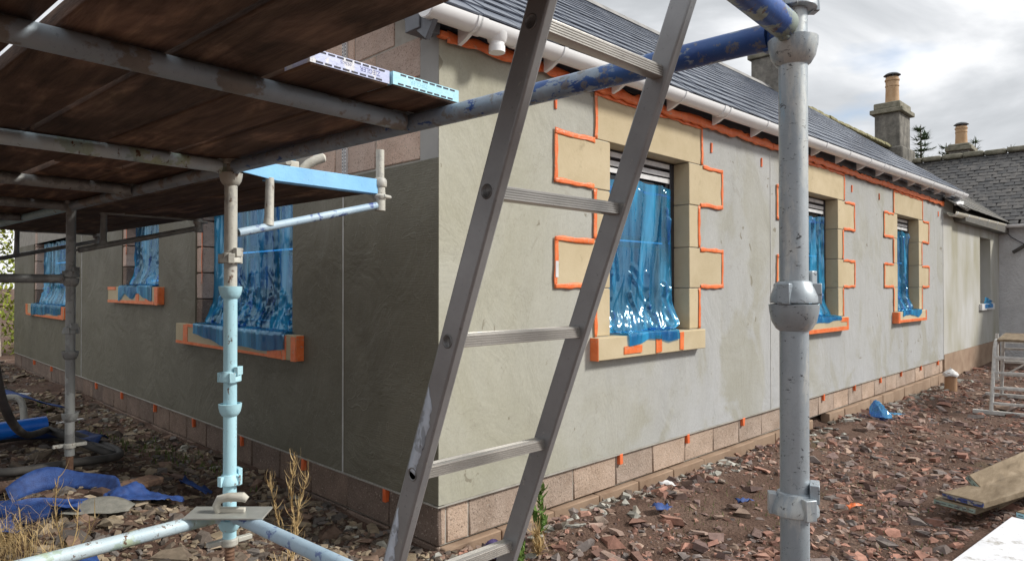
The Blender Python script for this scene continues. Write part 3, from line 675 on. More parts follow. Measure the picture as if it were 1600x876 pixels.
mb = MB(); wbox(mb, FP, FEND+.003, 13.19, -.3, -.003, 2.472, 2.76); mb.build('upper_wall', T['ext'], ext, smooth=False)
EZ = lambda s: 2.53+(s-12.5)*.018
eg = gutter_piece(12.5, 17.0, prof, 2.65, EZ).build('gutter', simple('cream plastic', (.52,.49,.41), (.62,.59,.50), 4, .5, bump=0), ext)
for x in (12.6, 13.4, 14.2, 15.0, 15.8, 16.6): gutter_piece(x-.02, x+.02, band, 2.65, EZ).build('gutter_bracket', T['upvc'], eg)
chimney('chimney', 19.2, 5.36, .90, .58, 4.3, 6.0, eroof, 6.72, .155, .09, .28, .55)
mb = MB(); mb.path([(12.62, 2.62, 2.66), (12.9, 2.58, 2.70), (13.2, 2.66, 2.68), (13.5, 2.63, 2.64)], .025, 8); mb.beam((12.8, 2.6, 2.66), (13.1, 2.72, 2.78), .12, .01)
tag(mb.build('gutter_scrap', T['upvc'], None), 'broken white plastic gutter clip lying at the old roof edge', 'scrap')

# ================================================================ white house at right angles
wh = thing('white_house', 'white roughcast house wing with a weathered slate roof at the far right', 'house', (19.6, -1, 0))
mb = MB().box(17.01, 22.2, -5, 2.9, -.3, 2.6); mb.build('wall', m_roughcast(), wh, smooth=False)
WPx = math.atan2(4.52-2.62, 19.6-16.86); WL = math.hypot(4.52-2.62, 19.6-16.86)
wroof = MB().prism([(16.92, -5.1, 2.58), (19.6, -5.1, 4.48), (22.4, -5.1, 2.58)], (0, 10.6, 0)).build('roof', T['wingslate'], wh, smooth=False)
base = MB().box(0, .29, -.092, .092, 0, .012); me = mesh_of(base, 'slate', T['wingslate']); pts = []
for j in range(22):
    for i in range(44):
        yy = -3.2+i*.19+(.095 if j % 2 else 0); d = j*.15
        if yy < 2.75 + (d*math.cos(WPx))*1.12: pts.append((d, yy))
pts.sort(key=lambda p: -p[1]+p[0]*.3); rest = MB()
for k, (d, yy) in enumerate(pts):
    p = Vector((16.86+d*math.cos(WPx)-.02*math.sin(WPx), yy+random.uniform(-.012,.012), 2.60+d*math.sin(WPx)+.02*math.cos(WPx)))
    eu = Euler((random.uniform(-.02,.02), -(WPx-R(3.2)+random.uniform(-.02,.02)), 0)); s_ = (1 if d+.29 < WL else .5, random.uniform(.8,1), random.uniform(.8,1.4))
    if k < 299: inst('slate', me, T['wingslate'], p, eu, wroof, s_)
    else: M_ = Matrix.Translation(p) @ eu.to_matrix().to_4x4() @ Matrix.Diagonal((*s_, 1)); rest.add([M_ @ Vector(v) for v in base.v], base.f)
tag(rest.build('slate_courses', T['wingslate'], wroof, smooth=False), kind='stuff')
m = MB()
for k in range(24): m.obox((19.6, -4.9+k*.44+.22, 4.56+random.uniform(-.01,.01)), (0,.215,0), (.13,0,0), (0,0,.06))
m.build('ridge', T['cap'], wroof, bevel=.04)
v0 = Vector((16.95, 2.75, 2.66)); v1 = Vector((19.6, 5.75, 4.60))
MB().beam(v0, v1, .26, .03, (-.5,-.5,.7)).build('valley_lead', T['lead'], wroof)
prw = [(v, u) for u, v in prof]
m = MB(); n = len(prof); m.add([(16.80+u, y, 2.60+v) for y in (-4.9, 2.66) for u, v in prof], [(i, (i+1) % n, n+(i+1) % n, n+i) for i in range(n)]); m.build('gutter', T['upvc'], wh)
cab = MB().path([(16.9, 2.70, 2.55), (16.97, 2.55, 2.35), (16.97, 2.2, 2.10), (16.97, 1.6, 2.15)], .008, 6); tag(cab.build('cable', T['ink'], None), 'thin black cable sagging across the white wall corner', 'cable')
tag(MB().tube((16.93, 2.52, 2.04), (16.90, 2.30, 2.18), .035, 12).build('black_tube', T['hose'], None), 'short black tube dangling from the cable by the white wall', 'tube')
bs = thing('far_chimney', 'distant small stack with one clay pot behind the slate ridge', 'chimney', (23.4, 4.7, 0))
chimney('stack', 23.4, 4.70, .7, .5, .0, 5.50, bs, 6.05, .15, .08, .2)

# ================================================================ scaffold
P1 = Vector((1.19, .49, 0)); E1 = Vector((-.066, .9978, 0)).normalized(); E2 = Vector((E1.y, -E1.x, 0))
def SP(q, s, z): return P1 + E2*q + E1*s + Vector((0,0,z))
ZL = 1.79; TR = .02415
scf = thing('scaffold', 'cuplock tube scaffold with blue and galvanised tubes along the side wall', 'scaffold', SP(0, 2, 0))
def cup_bottom(o, mat, par, r=.041):
    MB().lathe([(TR+.0005, -.030), (.030, -.026), (.037, -.014), (r, .004), (r+.001, .016), (r-.004, .017), (.030, .0), (TR+.0005, -.004)], o, 28).build('bottom_cup', mat, par, sharp=28)
def cup_top(o, mat, par, r=.036, ang=0.6):
    m = MB().lathe([(TR+.0015, .0), (r+.004, .0), (r+.004, .010), (r-.001, .024), (.029, .036), (TR+.0015, .038)], o, 24)
    for k in range(3):
        g = ang+k*2.1; c = Vector(o)+Vector((math.cos(g)*(r+.001), math.sin(g)*(r+.001), .016)); d = Vector((math.cos(g), math.sin(g), 0)); t = Vector((-d.y, d.x, 0))
        m.obox(c, d*.007, t*.011, Vector((0,0,.018)))
    g = ang+.9; d = Vector((math.cos(g), math.sin(g), 0)); t = Vector((-d.y, d.x, 0)); m.obox(Vector(o)+d*(r-.004)+Vector((0,0,.04)), d*.008, t*.02, Vector((.0,.0,.016)))
    m.build('top_cup', mat, par, bevel=.0015, sharp=22)
def standard(s, z0, z1, mat, bots, tops, q=0, mats=None):
    st = MB().tube(SP(q, s, z0), SP(q, s, z1), TR, 28, TR-.004).build('standard', mat, scf)
    for z in bots: cup_bottom(SP(q, s, z), mats or mat, st)
    for z in tops: cup_top(SP(q, s, z), mats or mat, st, ang=random.uniform(-2.6, -.6))
    return st
standard(0, .02, 2.62, T['galv'], [1.293, 1.758], [1.312, .945, 1.825])
p2 = standard(2.069, .40, 1.02, T['cyan'], [.455, .885], [.985, .60], mats=T['cyan'])
st2 = MB().tube(SP(0, 2.069, 1.021), SP(0, 2.069, 1.88), TR-.0008, 28).build('standard', T['galvpale'], scf)
cup_bottom(SP(0, 2.069, 1.325), T['cyan'], st2); cup_top(SP(0, 2.069, 1.43), T['galvpale'], st2, ang=-1.9); cup_bottom(SP(0, 2.069, 1.752), T['galvpale'], st2); cup_top(SP(0, 2.069, 1.80), T['galvpale'], st2)
MB().tube(SP(0, 2.069, 1.021), SP(0, 2.069, 1.30), TR+.0004, 28).build('sleeve', T['cyan'], st2)
p3 = standard(3.939, .40, 1.86, T['dusty'], [.965, 1.372, .62], [1.08, 1.395, 1.80])
standard(5.81, .2, 1.86, T['dusty'], [1.37], [1.395])
def jack(s, z0, z1, par, mat):
    pr_ = [(.019 if k % 2 else .0165, z0+(z1-z0)*k/60) for k in range(61)]
    MB().lathe(pr_, SP(0, s, 0), 16).build('base_jack', T['rust'], par)
    m = MB().lathe([(.027, z1-.030), (.031, z1-.026), (.031, z1-.004), (.027, z1)], SP(0, s, 0), 20)
    for sg in (-1, 1): m.obox(SP(0.052*sg, s-.01*sg, z1-.012), E2*.028, E1*.012, Vector((0,0,.009)))
    m.build('wing_nut', mat, par, bevel=.004)
jack(2.069, -.02, .40, p2, T['galvpale']); jack(3.939, .24, .47, p3, T['galvpale'])
MB().obox(SP(0, 3.939, .285), E2*.075, E1*.075, Vector((0,0,.004))).build('base_plate', T['rust'], p3)
def tubep(name, a, b, mat, r=TR):
    o = MB().tube(a, b, r, 26, r-.004).build(name, mat, scf); d = (Vector(b)-Vector(a)).normalized()
    m = MB()
    for p, sg in ((a, 1), (b, -1)):
        c = Vector(p)+d*sg*.004; m.obox(c-d*sg*.012, d*.018, d.cross(Vector((0,0,1)))*.009, Vector((0,0,.028)))
    m.build('blade_end', mat, o, bevel=.004); return o
tubep('ledger', SP(0, .042, ZL), SP(0, 2.069-.042, ZL), T['blueledger'])
tubep('ledger', SP(0, 2.069+.042, ZL), SP(0, 3.939-.042, ZL), T['bluegrey']); tubep('ledger', SP(0, 3.939+.042, ZL), SP(0, 5.81-.04, ZL), T['cyan'])
tubep('ledger', SP(0, .042, .49), SP(0, 2.069-.042, .49), T['streaky'])
tubep('transom', SP(-.042, 0, ZL), SP(-1.26, 0, ZL), T['bluetube'])
for s, mt in ((1.03, 'bluegrey'), (3.0, 'dusty'), (4.87, 'dusty')):
    t = MB().tube(SP(-.03, s, ZL), SP(-1.26, s, ZL), TR, 26, TR-.004).build('transom', T[mt], scf)
    m = MB(); m.obox(SP(-.03, s, ZL+.004), E2*.030, E1*.0035, Vector((0,0,.026))); m.obox(SP(.004, s, ZL+.028), E2*.028, E1*.014, Vector((0,0,.003))); m.obox(SP(.032, s, ZL+.013), E2*.003, E1*.014, Vector((0,0,.017)))
    m.build('hook', T['dusty'], t)
for s, mt in ((2.069, 'limewash'), (3.939, 'dusty'), (5.81, 'dusty')): tubep('transom', SP(-.042, s, ZL), SP(-1.26, s, ZL), T[mt])
tubep('transom', SP(-.042, 2.069, .49), SP(-1.26, 2.069, .49), T['limewash']); tubep('transom', SP(-.042, 3.939, 1.385), SP(-1.26, 3.939, 1.385), T['dusty'])
tubep('guard_rail', SP(-.042, .02, 2.16), SP(-1.26, .02, 2.16), T['galv'])
for s in (0, 2.069, 3.939, 5.81): standard(s, 0, 2.3, T['dusty'], [], [], q=-1.30)
tubep('ledger', SP(-1.30, .04, ZL), SP(-1.30, 5.77, ZL), T['dusty'])
def bracket(s, m1, m2, m3):
    b = MB(); t = .004
    pts = [SP(.03, s-.012, 1.80), SP(.16, s-.012, 1.832), SP(.70, s-.012, 1.832), SP(.70, s-.012, 1.765), SP(.20, s-.012, 1.765), SP(.03, s-.012, 1.785)]
    b.prism(pts, E1*.005); b.obox(SP(.43, s+.014, 1.767), E2*.27, E1*.02, Vector((0,0,.003)))
    b = b.build('hop_up_bracket', T[m1], scf, bevel=.002)
    MB().tube(SP(.045, s, 1.548), SP(.70, s, 1.712), .0165, 18, .0125).build('brace', T[m2], b)
    MB().path([SP(.175, s, 1.775), SP(.172, s, 1.62), SP(.17, s, 1.585)], [.0165, .018, .022], 16).build('strut', T[m3], b)
    e = MB().tube(SP(.722, s, 1.69), SP(.722, s, 1.775), TR, 20).tube(SP(.722, s, 1.84), SP(.722, s, 1.97), .019, 20, .015)
    e.lathe([(.028, .0), (.031, .004), (.031, .03), (.024, .04)], SP(.722, s, 1.80), 20); e.lathe([(.026, -.012), (.034, 0), (.034, .006), (.026, .014)], SP(.722, s, 1.752), 20)
    e.tube(SP(.72, s-.03, 1.755), SP(.77, s-.012, 1.755), .009, 10).tube(SP(.722, s, 1.77), SP(.722, s, 1.84), TR-.001, 20)
    e.build('spigot', T[m3], b)
    MB().tube(SP(.0, s, 1.545), SP(.05, s, 1.549), .006, 10).build('pin', T['dusty'], b)
bracket(2.069+.03, 'skyblue', 'streaky', 'galvpale'); bracket(3.939+.03, 'dusty', 'dusty', 'dusty'); bracket(5.81+.03, 'dusty', 'dusty', 'dusty')
# boards
def sboard(q0, q1, s0, s1, z, label, endmat=None, dq=0.0, group='scaffold boards on the platform', th=.038):
    t = thing('scaffold_board', label, 'board', SP((q0+q1)/2, (s0+s1)/2, z), group)
    a, b, c, d = SP(q0, s0, z), SP(q1, s0, z), SP(q1+dq, s1, z), SP(q0+dq, s1, z)
    m = MB().prism([a, b, c, d], (0,0,th)); m.build('plank', T['board'], t, bevel=.004)
    if endmat:
        m = MB(); m.obox(SP((q0+q1)/2, s0-.0008, z+.021), E2*((q1-q0)/2+.0015), E1*.0012, Vector((0,0,.0155)))
        for q in (q0-.0005, q1+.0005): m.obox(SP(q, s0+.05, z+.021), E2*.0012, E1*.05, Vector((0,0,.0155)))
        eb = m.build('end_band', endmat, t); sl = MB()
        for k in range(8):
            for zz in (.0095, .0325): sl.obox(SP(q0+.022+k*(q1-q0-.04)/7.5+(.008 if zz > .02 else 0), s0-.0022, z+zz), E2*.0085, E1*.0006, Vector((0,0,.0018)))
        tag(sl.build('slot', T['ink'], eb), kind='stuff')
    return t
BZ = 1.818
def text_mesh(body, size, mat, parent, M_):
    cu = bpy.data.curves.new('letters', 'FONT'); cu.body = body; cu.size = size; cu.extrude = .0004; cu.align_x = 'CENTER'; cu.resolution_u = 2
    to = bpy.data.objects.new('letters', cu); COL.objects.link(to); bpy.context.view_layer.update()
    me = bpy.data.meshes.new_from_object(to.evaluated_get(bpy.context.evaluated_depsgraph_get())); bpy.data.objects.remove(to)
    me.transform(M_); o = Vector(me.vertices[0].co); me.transform(Matrix.Translation(-o)); me.materials.clear(); me.materials.append(mat)
    ob = bpy.data.objects.new('lettering', me); COL.objects.link(ob); place(ob, o, parent); return ob
b3 = sboard(-.415, -.203, .872, 2.6, BZ, 'scaffold board with pale lilac end band printed upside down', T['end_lilac'], -.02)
b2 = sboard(-.195, .020, .865, 2.6, BZ, 'scaffold board with pale cyan end band nearest the wall', T['end_cyan'])
Mend = lambda q: Matrix.Translation(SP(q, .8702, BZ+.0272)) @ Matrix((( -E2.x, 0, -E1.x, 0), (-E2.y, 0, -E1.y, 0), (0, -1, 0, 0), (0,0,0,1)))
eb3 = [c for c in b3.children if c.name.startswith('end_band')][0]; eb2 = [c for c in b2.children if c.name.startswith('end_band')][0]
text_mesh('ZIEGLER', .0155, T['inkblue'], eb3, Mend(-.258)); text_mesh('052625', .010, T['inkblue'], eb3, Mend(-.325))
Mend2 = lambda q: Matrix.Translation(SP(q, .8632, BZ+.0270)) @ Matrix(((-E2.x, 0, -E1.x, 0), (-E2.y, 0, -E1.y, 0), (0, -1, 0, 0), (0,0,0,1)))
text_mesh('ZIEGLER', .0155, T['inkcyan'], eb2, Mend2(-.115))
sboard(-.405, -.190, 2.61, 6.0, BZ, 'dark scaffold board in the second row from the inner ledger, far half', dq=.0)
sboard(-.180, .030, 2.61, 6.0, BZ, 'dark scaffold board lying along the inner ledger, far half', dq=.0)
for k, (q0, q1, l) in enumerate(((-.638, -.442, 'long dark board whose free edge crosses above the lilac ended board'), (-.838, -.646, 'dark board two places out from the lilac ended board'), (-1.08, -.868, 'dark board just left of the bright gap in the platform'), (-1.30, -1.09, 'outermost dark board of the platform overhead'))):
    sboard(q0, q1, -1.0, 2.05, BZ, l, dq=(.008 if k == 0 else -.004))
    sboard(q0, q1, 2.06, 6.0, BZ, l.replace('dark board', 'dark far board').replace('long far', 'far').replace('long dark', 'dark far') + ', far half')
for k, (q0, q1, l) in enumerate(((.055, .27, 'lower hop-up board next to the standards'), (.28, .495, 'middle lower hop-up board resting on the blue bracket'), (.505, .70, 'lower hop-up board closest to the rendered wall'))):
    sboard(q0, q1, 2.11, 5.86, 1.772, l, group='hop-up boards on the inside brackets')

# trowels
def trowel(c, d, up, label, big=.14, wd=.055, tilt=0):
    c = Vector(c); d = Vector(d).normalized(); up = Vector(up).normalized(); sd_ = up.cross(d).normalized()
    t = thing('plastering_trowel', label, 'trowel', c)
    MB().obox(c, d*big, sd_*wd, up*.0035).build('blade', T['steelplate'], t, bevel=.001)
    MB().path([c-d*.035+up*.004, c-d*.045+up*.03, c-d*.035+up*.052, c+d*.0+up*.06, c+d*.05+up*.060, c+d*.065+up*.05], [.014, .014, .015, .016, .017, .012], 14).build('handle', T['cement'], t)
    MB().obox(c+up*.012+d*.01, d*.05, sd_*.008, up*.009).build('mount', T['cement'], t, bevel=.004)
trowel(SP(-.045, 1.985, .5205), (1,-1,.0), (-.02,-.10,1), 'cement splashed plastering trowel lying on the base tubes by the pale blue standard', .142, .052)
t = thing('plastering_trowel', 'plastering trowel with thick pale handle lying on the hop-up boards', 'trowel', SP(.42, 2.25, 1.812))
MB().obox(SP(.43, 2.27, 1.815), E2*.13, E1*.055, Vector((0,0,.003))).build('blade', T['steelplate'], t, bevel=.001)
MB().path([SP(.385, 2.24, 1.822), SP(.40, 2.235, 1.852), SP(.425, 2.22, 1.880), SP(.455, 2.205, 1.900), SP(.482, 2.19, 1.912), SP(.488, 2.188, 1.914)], [.016, .018, .020, .0215, .021, .012], 16).build('handle', T['cement'], t)
MB().obox(SP(.43, 2.26, 1.824), E2*.05, E1*.009, Vector((0,0,.007))).build('mount', T['cement'], t, bevel=.003)
t = thing('float', 'small cement caked float handle lying at the blue bracket near the ledger', 'trowel', SP(.30, 2.24, 1.812))
MB().path([SP(.275, 2.13, 1.857), SP(.28, 2.15, 1.859), SP(.295, 2.22, 1.866), SP(.31, 2.30, 1.87)], [.012, .020, .022, .018], 16).build('handle', T['cement'], t)
MB().obox(SP(.335, 2.27, 1.868), E2*.045, E1*.05, Vector((0,0,.016))).obox(SP(.31, 2.27, 1.822), E2*.07, E1*.10, Vector((0,0,.010))).obox(SP(.31, 2.27, 1.842), E2*.02, E1*.03, Vector((0,0,.012))).build('block', T['cement'], t, bevel=.004)
sk = MB(); P_ = []
for i in range(9):
    P_.append([SP(-.12+.02*i+random.uniform(-.004,.004), .95+.05*j, BZ+.04+.022*math.sin(i*.55+.3)*(1 if j < 4 else .6)+random.uniform(0,.004)) for j in range(7)])
tag(sk.grid(P_).build('cement_bag', T['clump'], None, solid=.004), 'crumpled grey cement bag scrap on the cyan ended board', 'scrap')

# ================================================================ ladder
LW = Vector((.001, .095, -.235)).normalized(); LP = Vector((.723, .668, 1.722)); LX = Vector((1,0,0)); SEP = .314; LN = LX.cross(LW).normalized()
lad = thing('ladder', 'dark aluminium ladder with torn stickers leaning in front of the house corner', 'ladder', LP + LW*1.7)
kb = (1.722-.02)/.2346*.254/.254
for k, dx in enumerate((-.006, SEP+.006)):
    a = LP+LX*dx-LW*1.05; b = LP+LX*dx+LW*1.80
    m = MB(); m.prism([a+LX*x+LN*y for x, y in ((-.010,-.023),(.010,-.023),(.010,.021),(-.010,.021))], b-a)
    st = m.build('stile', T['ali'], lad, bevel=.004)
    for r in range(-3, 7):
        c = LP+LW*.254*r+LX*dx; sx = -1 if k == 0 else 1
        MB().lathe([(.0088, .0), (.0122, .0), (.0120, .0010), (.0104, .0016), (.0088, .0006)], c+LX*sx*.0098, 20, LX*sx).build('crimp', T['crimp'], st)
        MB().lathe([(.001, 0), (.0094, 0), (.0094, .0005), (.001, .0005)], c+LX*sx*.0099, 18, LX*sx).build('rung_hole', T['hole'], st)
    if k == 0:
        for (u0, u1, seed) in ((.60, .76, 3), (.84, 1.08, 8)):
            m = MB(); nseg = 26; rows = []
            for i in range(nseg+1):
                uu = u0+(u1-u0)*i/nseg; e0 = -.0165+.002*random.random(); e1 = .001 + .010*float(vn(i*.6, 0, seed)) + .003*random.random()
                if i < 6: e1 = e0 + (e1-e0)*(i+.3)/6
                rows.append([LP+LX*(dx-.0104)+LW*uu+LN*(-e0), LP+LX*(dx-.0104)+LW*uu+LN*(-e1)])
            m.grid(rows).build('sticker', T['sticker'], st, solid=.0004)
prf = []
for i in range(5): prf += [(-.0125, -.010+i*.004), (-.0125, -.0078+i*.004), (-.0112, -.0074+i*.004), (-.0112, -.0064+i*.004)]
prf += [(-.011, .0105), (-.007, .0115)]
for i in range(5): prf += [(-.006+i*.0035, .0115), (-.0042+i*.0035, .0115), (-.0038+i*.0035, .0106), (-.0029+i*.0035, .0106)]
prf += [(.0125, .009), (.0125, -.009), (.009, -.0112), (-.009, -.0112)]
HZ = Vector((0, .30, .954)); HN = Vector((0, .954, -.30))
for r in range(-3, 7):
    c = LP+LW*.254*r; m = MB(); m.prism([c+LX*.002+Vector((0, x, y)) for x, y in prf], LX*(SEP-.004)); m.build('rung', T['rung'], lad, sharp=20)

# ================================================================ plastic film and tape
def film(P, s0, s1, z0, z1, seed, label, sill_o, over=.07, ns=100, nz=140, shift=0.0, frontw=(0, 1)):
    rs = random.Random(seed*17+3); W_ = s1-s0; L1 = z1-z0-.012; L2 = .118+sill_o; L3 = over; tot = L1+L2+L3
    U, V = np.meshgrid(np.linspace(0, 1, ns+1), np.linspace(0, tot, nz+1)); X_ = U*W_
    D = np.zeros_like(U)
    def crease(x0, v0, x1, v1, w_, h_):
        dx, dv = x1-x0, v1-v0; L_ = math.hypot(dx, dv)+1e-6; t = np.clip(((X_-x0)*dx+(V-v0)*dv)/L_**2, 0, 1)
        d = np.hypot(X_-x0-t*dx, V-v0-t*dv); return h_*np.clip(1-d/w_, 0, 1)*(1-.5*t)
    for k in range(9):
        x0 = rs.uniform(0, W_); v0 = rs.uniform(-.1, .3*L1); D += crease(x0, v0, x0+rs.uniform(-.16, .16), v0+rs.uniform(.4, .9)*L1, rs.uniform(.014, .04), rs.uniform(.010, .034))
    for k in range(int(26*max(.6, W_))):
        xc = rs.uniform(.05, .95)*W_; v0 = L1-rs.uniform(.04, .48); D += crease(xc, v0, xc+rs.uniform(-.22, .22), v0+rs.uniform(.12, .45), rs.uniform(.012, .035), rs.uniform(.008, .030))
    n_ = vn(X_*9+V*.8+seed, V*1.3-U, seed); D += .022*abs(n_-.5)*2*(.5+.5*sst((V-L1+.5)/.4)) + .0015*vn(X_*30, V*9, seed+2)
    ft = sst((V-(L1-.26))/.26)
    O = np.where(V < L1, -.113+.070*ft**2, np.where(V < L1+L2, -.043+(sill_o+.048)*np.clip((V-L1)/L2, 0, 1), sill_o+.006))
    Z = np.where(V < L1, z1-V, np.where(V < L1+L2, z0+.012, z0+.012-(V-L1-L2)))
    vert = V < L1
    O = np.where(vert, O+D, np.where(V < L1+L2, O, O+.35*D)); Z = np.where((~vert) & (V < L1+L2), Z+.55*D*np.clip((L1+L2-V)/.04, .25, 1), Z)
    low = sst((V-(L1-.5))/.5); S = s0+.008+(W_-.016)*U
    S = S + low*.035*(vn(V*9, U*3, seed+4)-.5); k_ = sst((V-L1+.05)/.1); S = S*(1-k_)+k_*(s0+W_*(frontw[0]+(frontw[1]-frontw[0])*U)+.03*(vn(U*9, V*14, seed+6)-.5))
    hang = np.clip((V-L1-L2)/max(L3, .01), 0, 1); Z = Z + hang*(vn(U*5, U*0+.3, seed+2)-.62)*L3*1.2
    Z = np.where(V < .08, Z-.05*vn(U*6, U*0+1.5, seed+8), Z)
    rows = [[P(S[i,j], max(O[i,j], -.118), Z[i,j]) for j in range(ns+1)] for i in range(nz+1)]
    return tag(MB().grid(rows).build('plastic_sheet', T['film'], None, sharp=30), label, 'plastic sheet', 'blue plastic sheets over the windows')
film(FP, 3.70, 4.65, 1.01, 2.14, 1, 'blue plastic film over the window behind the ladder', .067, .055, frontw=(.12, .80))
film(FP, 6.88, 7.82, 1.01, 2.14, 2, 'blue plastic film over the front window behind the near galvanised post', .067, .04, 40, 60)
film(FP, 10.08, 11.03, 1.01, 2.14, 3, 'blue plastic film over the third front window from the house corner', .067, .07, 40, 60, frontw=(.02, .95))
film(GP, 4.36, 6.02, 1.015, 2.30, 4, 'blue plastic film over the side window behind the pale blue standard', .055, .10, 120, 120)
film(GP, 7.09, 8.17, 1.34, 2.42, 5, 'blue plastic film over the small middle side window', .055, .10, 40, 60)
film(GP, 10.83, 12.80, 1.07, 2.28, 6, 'blue plastic film over the farthest side window', .055, .12, 40, 60)
bb = []
for i in range(16): bb.append([FP(15.35+.65*j/13, .02+.055*float(vn(i*.5, j*.6, 8)) if i < 9 else .06+.01*float(vn(i, j, 3)), 1.045+.10*(1-i/6) * (1-j/13)**1.0 + .03*float(vn(i*.7, j*.7, 2)) if i < 6 else 1.04-.02*(i-6)*.55) for j in range(14)])
tag(MB().grid(bb).build('plastic_sheet', T['film'], None, sharp=180), 'small blue plastic scrap on the white sill of the empty far opening', 'plastic sheet', 'blue plastic sheets over the windows')
def strip(P, p, q, wdt, o, parent, ends=True, amp=.008):
    """a tape strip from (s,z) p to q lying on the wall plane, slightly wrinkled"""
    p = np.array(p); q = np.array(q); Ln = np.hypot(*(q-p)); d = (q-p)/Ln; nrm = np.array([-d[1], d[0]]); n = max(3, int(Ln/.025)); rows = []; sd_ = random.randint(0, 999)
    wob = amp
    for i in range(n+1):
        c = p + d*Ln*i/n; row = []
        for j in range(4):
            k = (j/3-.5)*wdt*(1+.7*(float(vn(i*.37, j, sd_))-.5)); c2 = c+nrm*(k+wob*(float(vn(i*.23, 7, sd_))-.5))
            row.append(P(c2[0], o+.0018*random.random()+.005*max(0, float(vn(i*.3, j*.6, sd_+1))-.55), c2[1]))
        rows.append(row)
    return MB().grid(rows).build('tape_strip', T['tape'], parent, solid=.0008)
def surround(a, b, label):
    t = thing('masking_tape', label, 'tape', FP((a+b)/2, .01, 1.0), 'orange tape round the front windows'); w = .032
    L_ = [a-.18, a-.57, a-.18, a-.57]; R_ = [b+.165, b+.54, b+.165, b+.54]; L_ = [a-.18, a-.57, a-.18, a-.57]
    for S_, sg in ((L_, 1), (R_, -1)):
        for i in range(4): strip(FP, (S_[i]+sg*w*.4, CZ[i]+(0 if i else .0)), (S_[i]+sg*w*.4, CZ[i+1]), w, .0105, t)
        big = S_[1]; sm = S_[0]
        lw = (a-.17) if sg == 1 else (b+.21)
        strip(FP, (big, CZ[1]+w*.4), (sm, CZ[1]+w*.4), w, .0115, t); strip(FP, (big, CZ[2]-w*.4), (sm, CZ[2]-w*.4), w, .0115, t)
        strip(FP, (big, CZ[3]+w*.4), (sm, CZ[3]+w*.4), w, .0115, t); strip(FP, (big, CZ[4]-w*.4), (lw, CZ[4]-w*.4), w, .0115, t)
        strip(FP, (lw+sg*w*.4, 2.315), (lw+sg*w*.4, 2.63), w, .0105, t)
    strip(FP, (a-.17, 2.617), (b+.21, 2.617), .034, .0115, t)
    return t
lab = ['orange tape outlining the stones of the window behind the ladder', 'orange tape outlining the window stones behind the near galvanised post', 'orange tape outlining the stones of the third front window']
TP = [surround(a, b, l) for (a, b), l in zip(WIN, lab)]
def siltape(P, a, b, z0, z1, o, t, marks, both=True):
    for k in marks:
        m = MB(); s0, s1, c0, c1 = k; wbox(m, P, s0, s1, o-.004, o+.0025+random.uniform(0,.001), c0, c1); m.v = [(x+random.uniform(-.004,.004)*(abs(P(1,0,0)[0]-P(0,0,0)[0])), y+random.uniform(-.004,.004)*(abs(P(1,0,0)[1]-P(0,0,0)[1])), z+random.uniform(-.004,.004)) for x, y, z in m.v]
        m.build('tape_patch', T['tape'], t)
a, b = WIN[0]; so = .0685
siltape(FP, a, b, .855, 1.01, so, TP[0], [(a+.07, a+.28, .885, .935), (a+.46, a+.53, .87, .99), (a+.78, a+.83, .87, 1.0)])
m = MB(); wbox(m, FP, a-.2125, a-.2075+.0, -.0, .066, .858, 1.006); m.build('tape_patch', T['tape'], TP[0])
a, b = WIN[1]; siltape(FP, a, b, .855, 1.01, so, TP[1], [(a-.1, b+.13, .862, .905), (b+.09, b+.14, .865, 1.0), (b-.1, b+.10, .955, 1.0)])
a, b = WIN[2]; siltape(FP, a, b, .855, 1.01, so, TP[2], [(a-.2, a-.12, .862, 1.005), (a-.2, b+.14, .862, .90), (b+.10, b+.14, .87, 1.004)])
m = MB(); wbox(m, FP, a-.2125, a-.2075, -.0, .066, .858, 1.006); m.build('tape_patch', T['tape'], TP[2])
for (a, b, c, d), l, mk in zip(GW, ('orange tape on the sill of the side window behind the pale blue standard', 'orange tape on the sill of the small middle side window', 'orange tape on the sill of the farthest side window'),
        ([(4.205, 4.27, 0, .16), (4.34, 4.40, 0, .16), (4.41, 4.62, .0, .055), (4.40, 6.44, .0, .024), (6.16, 6.26, .02, .17), (5.9, 6.2, .15, .172)], [(6.935, 7.03, 0, .168), (7.2, 7.3, .02, .168), (7.05, 8.6, 0, .03), (7.5, 7.6, .02, .1), (8.3, 8.6, .14, .17)], [(10.7, 11.0, 0, .17), (10.9, 13.2, 0, .03), (13.1, 13.24, .02, .17)])):
    t = thing('masking_tape', l, 'tape', GP(a, .06, c-.1), 'orange tape on the side window sills'); siltape(GP, a, b, c-.17, c, .0565, t, [(s0, s1, c-.172+z0, c-.172+z1) for s0, s1, z0, z1 in mk])
    m = MB(); wbox(m, GP, a-.1625, a-.158, .0, .054, c-.17, c-.002); m.build('tape_patch', T['tape'], t)
    if d > 2.31: strip(GP, (b-.13, c+.35), (b-.13, d-.02), .02, -.008, t)
et = thing('masking_tape', 'long orange tape band running under the white gutter', 'tape', FP(7, .01, 2.66))
xs = [2.26, 3.4, 4.3, 5.15, 6.2, 7.2, 8.3, 9.4, 10.5, 11.6, 12.44]
for a, b in zip(xs, xs[1:]): strip(FP, (a, 2.655), (b+.03, 2.655), .066, .024+random.uniform(0,.004), et, amp=.010)
MB().obox(GP(2.98, .006, 2.45), (.003,0,0), (0,.022,0), (0,0,.03)).build('tape_patch', T['tape'], et)
MB().obox(FP(2.235, .02, 2.655), (.03,0,0), (0,.02,0), (0,0,.018)).build('tape_patch', T['tape'], et, bevel=.008)
m = MB(); wbox(m, FP, a if False else 3.134, 3.160, .012, .0145, 1.40, 1.50); tag(m.build('paper_label', T['white'], None), 'small white printed label stuck on orange tape left of the ladder window', 'label')

